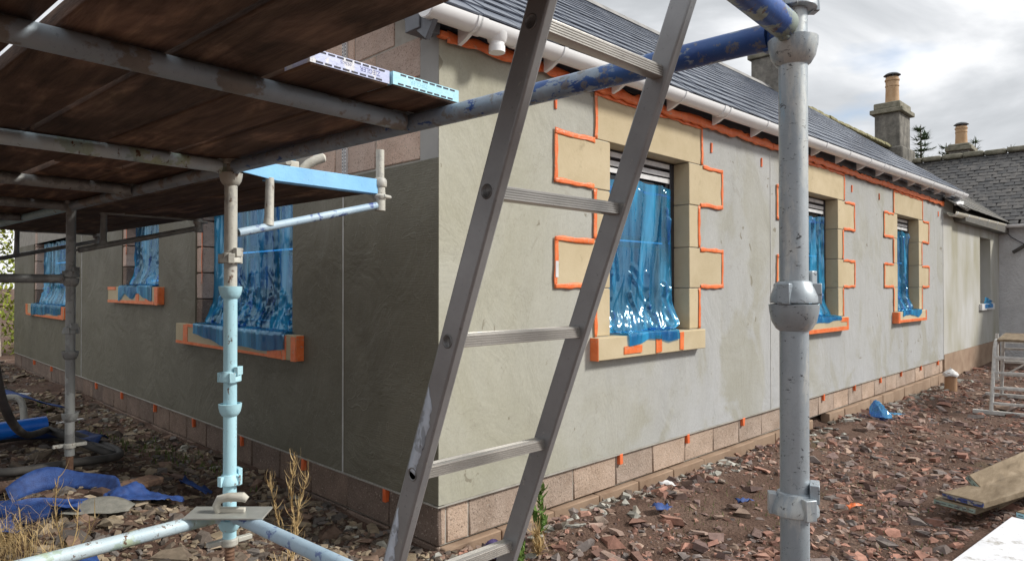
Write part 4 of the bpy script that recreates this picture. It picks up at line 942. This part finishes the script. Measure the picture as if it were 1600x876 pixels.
# ================================================================ things on the ground, right side
def plank(c, dirv, Ln, wd, th, rollv, label, endm, up=(0,0,1)):
    c = Vector(c); d = Vector(dirv).normalized(); u = Vector(up); sd_ = d.cross(u).normalized(); u = sd_.cross(d).normalized()
    t = thing('plank', label, 'plank', c, 'weathered boards on the rubble')
    MB().obox(c+d*Ln/2, d*Ln/2, sd_*wd/2, u*th/2).build('timber', T['plank'], t, bevel=.005)
    MB().obox(c-d*.001, d*.0022, sd_*(wd/2-.002), u*(th/2-.007)).build('end_band', T[endm], t)
    m = MB()
    for k in range(6): m.obox(c-d*.0036+sd_*(wd*(-.4+.16*k)), d*.0006, sd_*.011, u*.0018)
    tag(m.build('slot', T['ink'], t), kind='stuff')
gp = lambda x, y, h=0: Vector((x, y, G1(x, y)+h))
dA = Vector((1, -.17, 0.0))
plank(Vector((4.575, .965, .075)), (1, -.24, 0), 2.0, .225, .038, 0, 'lowest weathered board under the two other boards on the right', 'end_green')
plank(Vector((4.58, .925, .117)), (1, -.28, 0), 2.0, .225, .038, 0, 'weathered board with navy end band in the middle of the pile', 'end_navy')
A_, B_ = Vector((4.83, .955, .185)), Vector((4.94, .79, .045)); dT = Vector((1, -.17, 0.02)); sdv = (B_-A_); upv = sdv.cross(dT); upv = -upv if upv.z < 0 else upv
plank((A_+B_)/2 - upv.normalized()*.019, dT, 2.2, .232, .038, 0, 'tilted weathered board lying on top of the pile at the right edge', 'end_green', upv.normalized())
plank(Vector((4.62, .575, .075)), (1, -.32, 0), 1.4, .235, .038, 0, 'pale board end with green band beside the white sheet', 'end_cyan')
for k, (x0, y0) in enumerate(((5.2, .9), (4.95, .62))): MB().obox((x0, y0, .03), (.05,0,0), (0,.1,0), (0,0,.028))
m = MB().prism([(4.60, .70, .052), (3.0, .845, .05), (2.9, -.4, .05), (4.48, -.5, .05)], (0,0,.022)); tag(m.build('white_sheet', T['insul'], None, bevel=.004), 'dirty white sheet lying flat at the bottom right corner', 'sheet')
# step-up platform
def stool(c, d, sd_, h, Lg, wd, label, lean=.12):
    c = Vector(c); d = Vector(d).normalized(); sd_ = Vector(sd_).normalized(); Zv = Vector((0,0,1)); t = thing('work_platform', label, 'platform', c)
    MB().obox(c+Zv*h+d*Lg/2, d*Lg/2, sd_*wd*.40, Zv*.014).build('deck', T['plank'], t, bevel=.004)
    for e in (0, 1):
        sg = -1 if e == 0 else 1; base_ = c + d*(Lg*e) ; foot = base_ + d*sg*lean
        for s in (-1, 1):
            MB().path([foot+sd_*s*wd*.5+Zv*.04, base_+sd_*s*wd*.44+Zv*(h-.08), base_-d*sg*.02+sd_*s*wd*.42+Zv*(h-.015), base_-d*sg*.08+sd_*s*wd*.42+Zv*(h-.005)], [.021]*4, 10).build('leg', T['stool'], t)
        for k in range(4):
            z = .13+k*(h-.15)/4; f_ = z/h; p_ = foot*(1-f_)+base_*f_; p_.z = c.z
            ww = wd*(.5-.06*f_); MB().beam(p_-sd_*ww+Zv*z, p_+sd_*ww+Zv*z, .03, .03).build('rung', T['stool'], t, bevel=.004)
        MB().beam(foot-sd_*wd*.85+Zv*.025, foot+sd_*wd*.75+Zv*.025, .05, .045).build('foot_bar', T['stool'], t, bevel=.005)
    for s in (-1, 1): MB().beam(c+sd_*s*wd*.42+Zv*(h-.03), c+d*Lg+sd_*s*wd*.42+Zv*(h-.03), .025, .05).build('side_rail', T['stool'], t, bevel=.004)
gsx, gsy = 9.15, 1.32
stool((9.45, 1.36, G1(9.3, 1.4)), (1, .10, 0), (.10, -1, 0), .84, 1.35, .50, 'splashed aluminium step up work platform on the rubble at the far right')
tr = thing('trestle', 'small trestle with cross bar standing behind the work platform', 'trestle', (13.0, 1.9, G1(13, 1.9))); z0 = G1(13, 1.9)
for y in (2.15, 1.55): MB().beam((13.0, y, z0), (13.0, y, z0+.75), .04, .04, (1,0,0)).build('leg', T['stool'], tr)
for z in (.35, .62): MB().beam((13.0, 2.13, z0+z), (13.0, 1.57, z0+z), .03, .03).build('cross_bar', T['stool'], tr)
MB().beam((13.0, 2.13, z0+.05), (13.0, 1.75, z0+.33), .025, .025).build('brace', T['stool'], tr)
pp = MB().lathe([(.075, -.1), (.075, .24), (.082, .245), (.082, .26), (.066, .26), (.066, .2)], gp(10.9, 2.33), 20)
pp = pp.build('drain_pipe', T['terracotta'], None); tag(pp, 'brown drain pipe stub standing out of the rubble by the wall', 'pipe')
m = MB(); rows = []
for i in range(7):
    r_ = [.088, .09, .085, .07, .045, .02, .002][i]; rows.append([(10.9+r_*(1+.2*random.random())*math.cos(g*.52), 2.33+r_*(1+.2*random.random())*math.sin(g*.52), G1(10.9,2.33)+.21+.018*i+random.uniform(-.012,.012)) for g in range(13)])
m.grid(rows); tag(m.build('plastic_wrap', T['white'], None), 'crumpled white plastic tied over the brown pipe stub', 'plastic sheet')
bx, by = 7.75, 2.32
bm = bmesh.new(); bmesh.ops.create_icosphere(bm, subdivisions=4, radius=1); rb = random.Random(5)
pls = [(Vector((rb.gauss(0,1), rb.gauss(0,1), rb.gauss(.2,1))).normalized(), rb.uniform(.42,.72)) for _ in range(22)]; mb = MB()
for v in bm.verts:
    c = v.co.copy()
    for nn, dd in pls:
        ex = c.dot(nn)-dd
        if ex > 0: c -= nn*ex
    q_ = float(vn(c.x*6+9, c.y*6+c.z*5, 3)); c *= 1-.16*q_; h = max(0, c.z+.25)
    v.co = Vector((bx+c.x*.16*(1.15-.5*h)+.03*h, by+c.y*.15*(1.15-.5*h), G1(bx, by)+.02+h*.20))
mb.add([v.co.copy() for v in bm.verts], [tuple(v.index for v in f.verts) for f in bm.faces]); bm.free()
rows = [[(bx+.02+.17*u_/7, by-.07-.13*u_/7+.13*(v_/6-.5)*(1-.5*u_/7), G1(bx, by)+.03+.05*float(vn(u_*.9, v_*.9, 6))*(1-u_/9)) for v_ in range(7)] for u_ in range(8)]; mb.grid(rows)
tag(mb.build('plastic_bag', T['film'], None, sharp=15), 'crumpled blue plastic film lying on the rubble at the wall base', 'plastic sheet')

# ================================================================ left side: hose, pipe, mesh scraps
def spline(pts, n=12):
    P_ = [Vector(p) for p in pts]; o = []
    for i in range(len(P_)-1):
        a, b, c, d = P_[max(i-1,0)], P_[i], P_[i+1], P_[min(i+2, len(P_)-1)]
        for k in range(n):
            t = k/n; o.append(.5*((2*b)+(c-a)*t+(2*a-5*b+4*c-d)*t*t+(3*b-a-3*c+d)*t**3))
    o.append(P_[-1]); return o
coil = []
for k in range(30):
    g = -.4+k*.36; rr = .40+.018*math.sin(k*1.3)+.004*k; x_ = .86+rr*math.cos(g)*1.05; y_ = 5.12+rr*math.sin(g)*1.35
    coil.append((x_, y_, G1(x_, y_)+.045+.02*(k//17)))
drop = spline([(.45, 3.62, 1.9), (.46, 3.66, 1.40), (.50, 3.75, 1.0), (.60, 4.10, .72), (.80, 4.85, .47), (1.02, 5.45, .38)], 8)
hs = drop + spline([(1.02, 5.45, .38)] + coil, 4)[1:]
tag(MB().path(hs, [.021]*40+[.024]*(len(hs)-40), 10).build('hose', T['hose'], None, sharp=180), 'thick black hose hanging down and coiled round the far standard', 'hose')
a, b = Vector((.35, 5.55, .375)), Vector((1.04, 5.62, .385))
tag(MB().tube(a, b, .058, 22, .052).build('plastic_pipe', T['bluepipe'], None), 'bright blue plastic pipe with open end lying by the hose', 'pipe')
def scrap(c, du, dv, nu, nv, f, label, mat, name='mesh_scrap', cat='mesh', solid=.002):
    c = Vector(c); du = Vector(du); dv = Vector(dv); rows = []
    for i in range(nu+1):
        row = []
        for j in range(nv+1):
            u = i/nu; v = j/nv; p = c+du*(u-.5)+dv*(v-.5); p.z = G1(p.x, p.y)+.018+f(u, v); row.append(p)
        rows.append(row)
    return tag(MB().grid(rows).build(name, mat, None, sharp=60, solid=solid), label, cat)
wv = lambda s, a: (lambda u, v: a*float(vn(u*3, v*3, s))+.02*float(vn(u*9, v*8, s+1)))
def loop_scrap():
    rows = []
    for i in range(31):
        g = -2.6+i/30*4.6; cx_, cy_ = .74, 3.98; x_ = cx_+.27*math.cos(g); y_ = cy_+.26*math.sin(g)-.25*max(0, -math.cos(g))*.6; z_ = G1(x_, y_)
        wd = .10+.03*math.sin(i*.5); rows.append([(x_+k*.012*math.cos(g), y_+k*.012*math.sin(g), z_+.004+wd*k/4*(.75+.3*math.sin(i*.33))) for k in range(5)])
    return tag(MB().grid(rows).build('mesh_scrap', T['bluemesh'], None, solid=.002), 'curled strip of blue mesh standing in a loop beside the dry grass', 'mesh')
loop_scrap()
scrap((.62, 3.80, 0), (.42,-.30,0), (.07,.09,0), 22, 8, wv(3, .05), 'flat blue mesh strip lying below the curled loop', T['bluemesh'])
scrap((1.13, 3.78, 0), (.36,-.02,0), (.10,.26,0), 30, 22, lambda u, v: .02+.15*abs(float(vn(u*3.6+v, v*2.8, 12))-.5)*math.sin(v*3.1)+.03*abs(float(vn(u*11, v*9, 2))-.5), 'crumpled blue mesh in the middle of the rubble below the side windows', T['bluemesh'])
scrap((.88, 3.62, 0), (.25,-.12,0), (.06,.09,0), 16, 5, lambda u, v: .05*math.sin(u*3.1)*v+.012, 'grey mesh strip curled up between the blue mesh pieces', T['greymesh'])
scrap((1.55, 4.25, 0), (.12,-.1,0), (.06,.05,0), 6, 4, wv(8, .05), 'small blue mesh triangle near the cottage plinth', T['bluemesh'])
scrap((1.10, 5.55, 0), (.42,-.36,0), (.22,.30,0), 18, 14, wv(5, .10), 'blue mesh bundle behind the far standard beside the blue pipe', T['bluemesh'])
scrap((1.18, 8.3, 0), (.9,-.5,0), (.2,.26,0), 14, 6, wv(15, .07), 'blue sheet strip lying far left beyond the hose', T['bluemesh'])
scrap((.60, 3.05, 0), (.30,.0,0), (.0,.25,0), 10, 6, wv(25, .05), 'blue mesh piece under the pale blue tube at the lower left', T['bluemesh'])
scrap((.45, 3.55, 0), (.2,.0,0), (.0,.22,0), 10, 6, wv(35, .06), 'blue mesh corner at the left edge behind the tube', T['bluemesh'])
ps = thing('perforated_strip', 'white perforated bead strip lying on the ground at the left edge', 'strip', (.65, 4.62, .3)); a, b = Vector((.35, 4.80, .335)), Vector((.90, 4.50, .335))
MB().beam(a, b, .035, .003).build('strip', T['white'], ps); d = (b-a).normalized(); sd_ = d.cross(Vector((0,0,1))); m = MB()
for k in range(40):
    for s in (-1, 1): m.obox(a+d*(.01+k*.0155)+sd_*s*.009+Vector((0,0,.0021)), d*.004, sd_*.004, Vector((0,0,.0004)))
m.build('perforation', T['ink'], ps)
fr = MB().path(spline([(.45, 5.9, .33), (.48, 5.98, .47), (.85, 6.3, .50), (1.0, 6.3, .48), (1.02, 6.25, .30)], 6), .024, 10)
tag(fr.build('bent_tube', T['galvpale'], None), 'dusty white bent tube frame lying at the left edge above the blue pipe', 'frame')
for (x_, y_, l, ang) in ((1.33, 8.9, .45, -.9), (1.42, 7.0, .35, .35)):
    d = Vector((math.cos(ang), math.sin(ang), 0))*l/2; c = gp(x_, y_, .03); tag(MB().beam(c-d, c+d, .04, .012).build('plastic_strip', T['white'], None), 'white plastic strip offcut on the dark soil ' + ('near the far plinth' if y_ > 8 else 'just beyond the far standard'), 'strip')
for (x_, y_, ang, l) in ((1.12, 4.05, .3, 'dirty timber offcut behind the crumpled blue mesh'), (.62, 4.35, -.2, 'dirty timber offcut left of the far standard')):
    d = Vector((math.cos(ang), math.sin(ang), 0)); c = gp(x_, y_, .03); tag(MB().obox(c, d*.17, Vector((-d.y, d.x, 0))*.06, (0,0,.018)).build('timber_offcut', T['board'], None, bevel=.004), l, 'timber')

# ================================================================ rubble
ph = (1+5**.5)/2
ICO = np.array([(-1,ph,0),(1,ph,0),(-1,-ph,0),(1,-ph,0),(0,-1,ph),(0,1,ph),(0,-1,-ph),(0,1,-ph),(ph,0,-1),(ph,0,1),(-ph,0,-1),(-ph,0,1)])/math.hypot(1, ph)
ICF = np.array([(0,11,5),(0,5,1),(0,1,7),(0,7,10),(0,10,11),(1,5,9),(5,11,4),(11,10,2),(10,7,6),(7,1,8),(3,9,4),(3,4,2),(3,2,6),(3,6,8),(3,8,9),(4,9,5),(2,4,11),(6,2,10),(8,6,7),(9,8,1)])
CUB = np.array([(-1,-1,-1),(1,-1,-1),(1,1,-1),(-1,1,-1),(-1,-1,1),(1,-1,1),(1,1,1),(-1,1,1)], float)*.72
CUF = np.array([(0,2,1),(0,3,2),(4,5,6),(4,6,7),(0,1,5),(0,5,4),(1,2,6),(1,6,5),(2,3,7),(2,7,6),(3,0,4),(3,4,7)])
def stones_field(xy, size, pal, name, flat=(.22, .60), seed=1):
    g = np.random.default_rng(seed); n = len(xy)
    V = CUB[None] + .95*(g.random((n,8,3))-.5); V[:,4:,:2] *= g.uniform(.35,1.0,(n,1,1))
    S = size[:,None]*np.stack([g.uniform(.8,1.7,n), g.uniform(.5,1.0,n), g.uniform(flat[0], flat[1], n)], 1); V = V*S[:,None,:]
    t = g.normal(0,.30,n); c_, s_ = np.cos(t), np.sin(t); V = np.stack([V[...,0], V[...,1]*c_[:,None]-V[...,2]*s_[:,None], V[...,1]*s_[:,None]+V[...,2]*c_[:,None]], -1)
    t = g.uniform(0,6.28,n); c_, s_ = np.cos(t), np.sin(t); V = np.stack([V[...,0]*c_[:,None]-V[...,1]*s_[:,None], V[...,0]*s_[:,None]+V[...,1]*c_[:,None], V[...,2]], -1)
    z = gz(xy[:,0], xy[:,1])+size*.22; V = V+np.stack([xy[:,0], xy[:,1], z], 1)[:,None,:]
    Fc = (CUF[None]+8*np.arange(n)[:,None,None]).reshape(-1,3); me = bpy.data.meshes.new(name); me.vertices.add(n*8); me.vertices.foreach_set('co', V.ravel()); fill(me, Fc, 3)
    col = np.asarray(pal)[g.integers(0, len(pal), n)]*g.uniform(.75,1.6,(n,1)); col = np.repeat(np.concatenate([col, np.ones((n,1))], 1), 8, 0)
    at = me.color_attributes.new('Col', 'FLOAT_COLOR', 'POINT'); at.data.foreach_set('color', col.ravel()); me.polygons.foreach_set('use_smooth', [False]*len(me.polygons)); me.materials.append(T['gravel'])
    ob = bpy.data.objects.new(name, me); COL.objects.link(ob); return tag(ob, kind='stuff')
g = np.random.default_rng(5)
def outside(x, y): return ~((x > XG-.03) & (y > YF-.05)) & ~((x > 16.95))
n = 125000; r = 1.3+14*g.random(n)**1.25; th = np.radians(g.uniform(-24, 108, n)); x_ = r*np.cos(th); y_ = r*np.sin(th)
k = outside(x_, y_) & (vn(x_*1.2, y_*1.2, 30)+.35*vn(x_*5, y_*5, 31) > .31+.34*g.random(n)) & ~((np.hypot((x_-4.15)/.75, (y_-1.95)/.34) < 1) & (g.random(n) > .12)) & ~((x_ > 2.9) & (x_ < 4.62) & (y_ < .85) & (y_ > -.5))
x_, y_, r = x_[k], y_[k], r[k]
sz = np.clip(g.lognormal(math.log(.0094), .68, len(x_)), .003, .048)*(1+.035*r)
right = x_ > y_*1.0-.4
RED = [(.24,.13,.10),(.30,.16,.12),(.21,.125,.10),(.26,.15,.115),(.17,.115,.10),(.235,.17,.14),(.165,.14,.13),(.29,.21,.165),(.145,.10,.09),(.20,.16,.145)]; DRK = [(.115,.09,.07),(.17,.135,.10),(.24,.19,.13),(.125,.11,.10),(.17,.115,.085),(.27,.22,.16),(.095,.078,.066)]
stones_field(np.stack([x_[right], y_[right]], 1), sz[right], RED, 'rubble_gravel', seed=2); stones_field(np.stack([x_[~right], y_[~right]], 1), sz[~right], DRK, 'earth_gravel', seed=3)
# pale mortar droppings along the foot of the walls
n = 1500; x_ = g.uniform(2.1, 13, n)**1.0; y_ = YF-.06-np.abs(g.normal(0,.19,n)); k = vn(x_*1.6, x_*0, 40) > .36; x_, y_ = x_[k], y_[k]
stones_field(np.stack([x_, y_], 1), np.clip(g.lognormal(math.log(.017), .6, len(x_)), .006, .055), [(.28,.27,.24),(.36,.355,.32),(.22,.20,.17),(.18,.14,.115),(.20,.13,.10)], 'mortar_droppings', (.3,.6), 4)
n = 500; y_ = g.uniform(2.6, 9, n); x_ = XG-.06-np.abs(g.normal(0,.16,n))
stones_field(np.stack([x_, y_], 1), np.clip(g.lognormal(math.log(.02), .5, n), .008, .05), DRK+[(.28,.27,.23)], 'wall_foot_debris', (.3,.6), 6)
# larger loose stones, each its own
SM = []
for k in range(9):
    bm = bmesh.new(); bmesh.ops.create_icosphere(bm, subdivisions=3, radius=1); f_ = random.uniform(.28,.6)
    pl = [(Vector((random.gauss(0,1), random.gauss(0,1), random.gauss(0,1))).normalized(), random.uniform(.32,.72)) for _ in range(10)]
    for v in bm.verts:
        c = v.co.copy()
        for nn, dd in pl:
            ex = c.dot(nn)-dd
            if ex > 0: c -= nn*ex
        v.co = Vector((c.x*1.25+random.uniform(-.03,.03), c.y*.85+random.uniform(-.03,.03), c.z*f_+random.uniform(-.03,.03)))
    me = bpy.data.meshes.new('stone'); bm.to_mesh(me); bm.free(); me.polygons.foreach_set('use_smooth', [False]*len(me.polygons)); me.materials.append(T['stoneloose']); SM.append(me)
cnt = 0
while cnt < 190:
    rr = random.uniform(2.0, 8.0); th = R(random.uniform(-16, 92)); x0, y0 = rr*math.cos(th), rr*math.sin(th)
    if (x0 > XG-.06 and y0 > YF-.1) or (2.9 < x0 < 4.6 and -.5 < y0 < .85) or (4.5 < x0 < 7 and y0 < 1.05 and y0 > 0) or (abs(x0-1.05) < .12 and y0 < 4.6): continue
    s_ = random.choice((.020, .024, .028, .034, .044))*(1+.05*rr); right_ = x0 > y0-.4
    inst_ = inst('stone', random.choice(SM), T['stoneloose'], (x0, y0, G1(x0, y0)+s_*.25), (random.gauss(0,.25), random.gauss(0,.25), random.uniform(0,6.28)), None, (s_, s_, s_))
    tag(inst_, 'loose reddish brown stone lying on the rubble right of the house corner' if right_ else 'loose brown stone lying on the dark soil left of the house corner', 'stone', 'loose stones on the rubble' if right_ else 'loose stones on the dark soil'); cnt += 1
for k in range(26):
    x0 = 2.3+random.random()**1.4*9; y0 = YF-.12-random.random()*.30; s_ = random.uniform(.022, .048)
    tag(inst('mortar_clump', SM[k % 9].copy() if False else SM[k % 9], T['clump'], (x0, y0, G1(x0, y0)+s_*.2), (0, 0, random.uniform(0,6)), None, (s_*1.4, s_, s_*.8)), 'grey mortar clump dropped at the foot of the front wall', 'clump', 'mortar clumps along the front wall')
    o = list(COL.objects)[-1]; o.material_slots[0].link = 'OBJECT'; o.material_slots[0].material = T['clump']
for (x0, y0, l, mt) in ((4.02, 1.97, 'small blue plastic shred on the bare soil right of the ladder', 'bluemesh'), (3.45, 2.2, 'tiny blue shred near the foot of the wall', 'bluemesh'), (4.35, 1.43, 'scrap of orange tape on the rubble right of the near post', 'tape'), (7.35, .98, 'scrap of orange tape far right above the boards', 'tape'), (3.85, 2.42, 'white paper scrap by the plinth behind the near post', 'white')):
    scrap((x0, y0, 0), (.11,-.04,0), (.02,.05,0), 6, 3, wv(int(x0*9), .035), l, T[mt], 'scrap', 'scrap', .001)
scrap((2.36, 2.50, 0), (.14,-.05,0), (.03,.09,0), 8, 6, lambda u, v: .015+.08*math.sin(u*3.1)*math.sin(v*3.1), 'dark purple plastic wrapper at the house corner', simple('purple plastic', (.012,.010,.03), (.10,.06,.22), 14, .2, bump=.2), 'scrap', 'scrap', .001)

# ================================================================ plants
def blade(mb, p, d, up, Ln, w, curl, n=4):
    p = Vector(p); d = Vector(d).normalized(); rows = []; c = p.copy(); dirv = d.copy(); ax = d.cross(Vector((0,0,1))); ax = ax.normalized() if ax.length > .01 else Vector((1,0,0))
    for i in range(n+1):
        ww = w*(1-(i/n)**1.5)+.0004; rows.append([c-ax*ww, c+ax*ww]); dirv = (Matrix.Rotation(curl/n, 3, ax) @ dirv); c = c+dirv*Ln/n
    mb.grid(rows)
def weed(x0, y0, h, label, mat, leaves=60, lw=.003, ll=.09, name='dry_weed', lean=(0,0), branches=2, z0=None):
    t = thing(name, label, 'plant', (x0, y0, G1(x0, y0) if z0 is None else z0)); z = t.location.z; stem = MB(); lf = MB()
    for b in range(branches+1):
        a0 = random.uniform(0,6.28); hh = h*(1 if b == 0 else random.uniform(.4,.75)); tilt = .05 if b == 0 else .5; pts = []
        for i in range(8):
            u = i/7; pts.append(Vector((x0+lean[0]*u+tilt*hh*u*math.cos(a0)+.01*math.sin(u*7+b), y0+lean[1]*u+tilt*hh*u*math.sin(a0)+.008*math.cos(u*8), z+hh*u)))
        stem.path(pts, [.0036*(1-.6*i/7) for i in range(8)], 6)
        for k in range(int(leaves*(1 if b == 0 else .5))):
            u = random.uniform(.12,1); i = min(6, int(u*7)); p = pts[i].lerp(pts[i+1], u*7-i); g_ = random.uniform(0,6.28)
            blade(lf, p, (math.cos(g_), math.sin(g_), random.uniform(-.1,.9)), None, ll*random.uniform(.5,1.2), lw, random.uniform(.3,2.2))
    stem.build('stem', mat, t); lf.build('leaves', mat, t, sharp=180)
weed(1.52, 2.98, .50, 'tall dry straw coloured weed standing before the side plinth', T['straw'], 90, .0022, .085, branches=2)
weed(1.22, 2.45, .22, 'low dry weed beside the sloping worn blue tube', T['straw'], 60, .002, .09, branches=3)
weed(.62, 3.05, .42, 'dry weed with thin stalk at the lower left before the pale tube', T['straw'], 40, .0016, .08, branches=3)
weed(2.66, 2.44, .27, 'bright green weed growing at the foot of the front wall', T['weed'], 40, .012, .06, 'green_weed', branches=1)
weed(2.42, 2.36, .16, 'low green weed tuft beside the right ladder stile', T['weed'], 34, .010, .05, 'green_weed', branches=2)
weed(2.52, 2.34, .12, 'dry grass tuft among pale mortar by the ladder foot', T['straw'], 60, .003, .10, 'dry_weed', branches=2)
def tuft_field(spots, n, h, mat, name, w=.0016, curl=(.3,1.8)):
    m = MB()
    for (x0, y0, sx, sy, k) in spots:
        for _ in range(int(n*k)):
            x1, y1 = random.gauss(x0, sx), random.gauss(y0, sy); g_ = random.uniform(0,6.28)
            if x1 > XG-.02 and y1 > YF-.03: continue
            blade(m, (x1, y1, G1(x1, y1)-.005), (math.cos(g_)*.7, math.sin(g_)*.7, 1), None, h*random.uniform(.5,1.3), w, random.uniform(*curl), 3)
    return tag(m.build(name, mat, None, sharp=180), kind='stuff')
tuft_field([(.47, 3.45, .085, .22, 2.6), (.42, 2.9, .10, .25, 1.5), (1.25, 2.55, .08, .08, .4)], 190, .17, T['straw'], 'dry_grass', .0012, (.8, 3.6))
tuft_field([(4.7, 1.3, .2, .12, 1), (5.0, 1.5, .25, .1, .6), (4.15, 1.95, .4, .16, 2.5), (4.15, 1.15, .2, .15, .8), (3.9, 1.0, .2, .1, .6), (3.7, 2.1, .2, .1, .5), (4.4, 1.85, .4, .1, .6), (9.2, 2.25, .1, .06, .5), (3.5, 1.5, .5, .4, 1), (6.0, 1.4, .6, .3, .8)], 70, .03, T['grass'], 'green_grass', .0016, (.1,1))
tuft_field([(1.75, 6.2, .12, .5, 2), (1.5, 8.6, .15, .4, .7), (1.95, 5.2, .06, .4, .8)], 130, .05, T['grass'], 'moss_tufts', .006, (.1,1.4))

# ================================================================ trees
def conifer(x0, y0, h, label, n=16, r0=1.8, dens=1.0, mat='conifer'):
    t = thing('conifer', label, 'tree', (x0, y0, 0), 'trees behind the roofs')
    MB().path([(x0, y0, 0), (x0+.05, y0, h*.6), (x0, y0, h)], [h*.018, h*.01, .012], 8).build('trunk', T['branch'], t); br = MB(); lf = MB()
    for k in range(n):
        z = h*(1-.62*(k/n)**1.15)-.25; rr = r0*(.10+.95*k/n)
        for b in range(5):
            g_ = random.uniform(0,6.28); l_ = rr*random.uniform(.6,1.15); p0 = Vector((x0, y0, z)); p1 = p0+Vector((math.cos(g_)*l_, math.sin(g_)*l_, l_*random.uniform(.05,.35)))
            br.path([p0, p1], [.016, .005], 5)
            for q_ in range(int(16*dens)):
                u = random.uniform(.2,1.02); p = p0.lerp(p1, u); g2 = random.uniform(0,6.28)
                blade(lf, p, (math.cos(g_+random.choice((-.9,.9))), math.sin(g_+random.choice((-.9,.9))), random.uniform(-.3,.4)), None, random.uniform(.15,.38), .022, random.uniform(0,.6), 2)
    tag(br.build('branches', T['branch'], t), kind='stuff'); lf.build('crown', T[mat], t, sharp=180)
conifer(32.0, 7.86, 8.1, 'conifer top rising just right of the tall clay pot chimney', 18, 1.5, 1.6)
conifer(35.0, 7.6, 7.75, 'conifer tip just left of the small distant chimney pot', 12, 1.3, 1.0)
conifer(35.5, 6.61, 7.95, 'thin conifer tip just right of the small distant chimney pot', 9, 1.0, .7)
conifer(36.0, 5.4, 7.5, 'faint low conifer tip above the slate ridge at far right', 8, 1.0, .6)
t = thing('ivy_tree', 'pale flaking tree trunk with yellow green leaves beyond the far end of the side wall', 'tree', (2.05, 16.6, 0))
MB().path([(2.0, 16.6, -.3), (2.02, 16.6, 1.0), (1.95, 16.65, 2.4), (2.1, 16.7, 4.5)], [.34, .27, .24, .15], 16).build('trunk', T['bark'], t)
lf = MB(); g2 = random.Random(3)
for k in range(5200):
    z = g2.uniform(-.1, 4.6); rr = abs(g2.gauss(0,.5))+.15; g_ = g2.uniform(0,6.28); p = Vector((2.35+rr*math.cos(g_), 16.9+rr*math.sin(g_)*1.3, z)); d = Vector((g2.gauss(0,1), g2.gauss(0,1), g2.gauss(0,1)))
    if (p.x < 2.2 and p.y < 16.6 and 1.2 < z < 2.6): continue
    if vn(p.x*3, z*2.5, 70) < .33: continue
    blade(lf, p, d, None, .10, .03, .5, 2)
lf.build('crown', T['leafy'], t, sharp=180)
bk = thing('hedge', 'dark leafy hedge low down beyond the far end of the side wall', 'hedge', (.6, 18.5, 0)); lf = MB()
for k in range(4000):
    p = Vector((g2.uniform(-1.5, 1.9), 18+g2.gauss(0,.5), abs(g2.gauss(0,.9)))); blade(lf, p, (g2.gauss(0,1), g2.gauss(0,1), g2.gauss(0,1)), None, .12, .035, .5, 2)
lf.build('foliage', T['weed'], bk, sharp=180)
MB().path([(.3,18.5,-.2),(.3,18.5,1.2)], .05, 8).build('stem', T['branch'], bk)
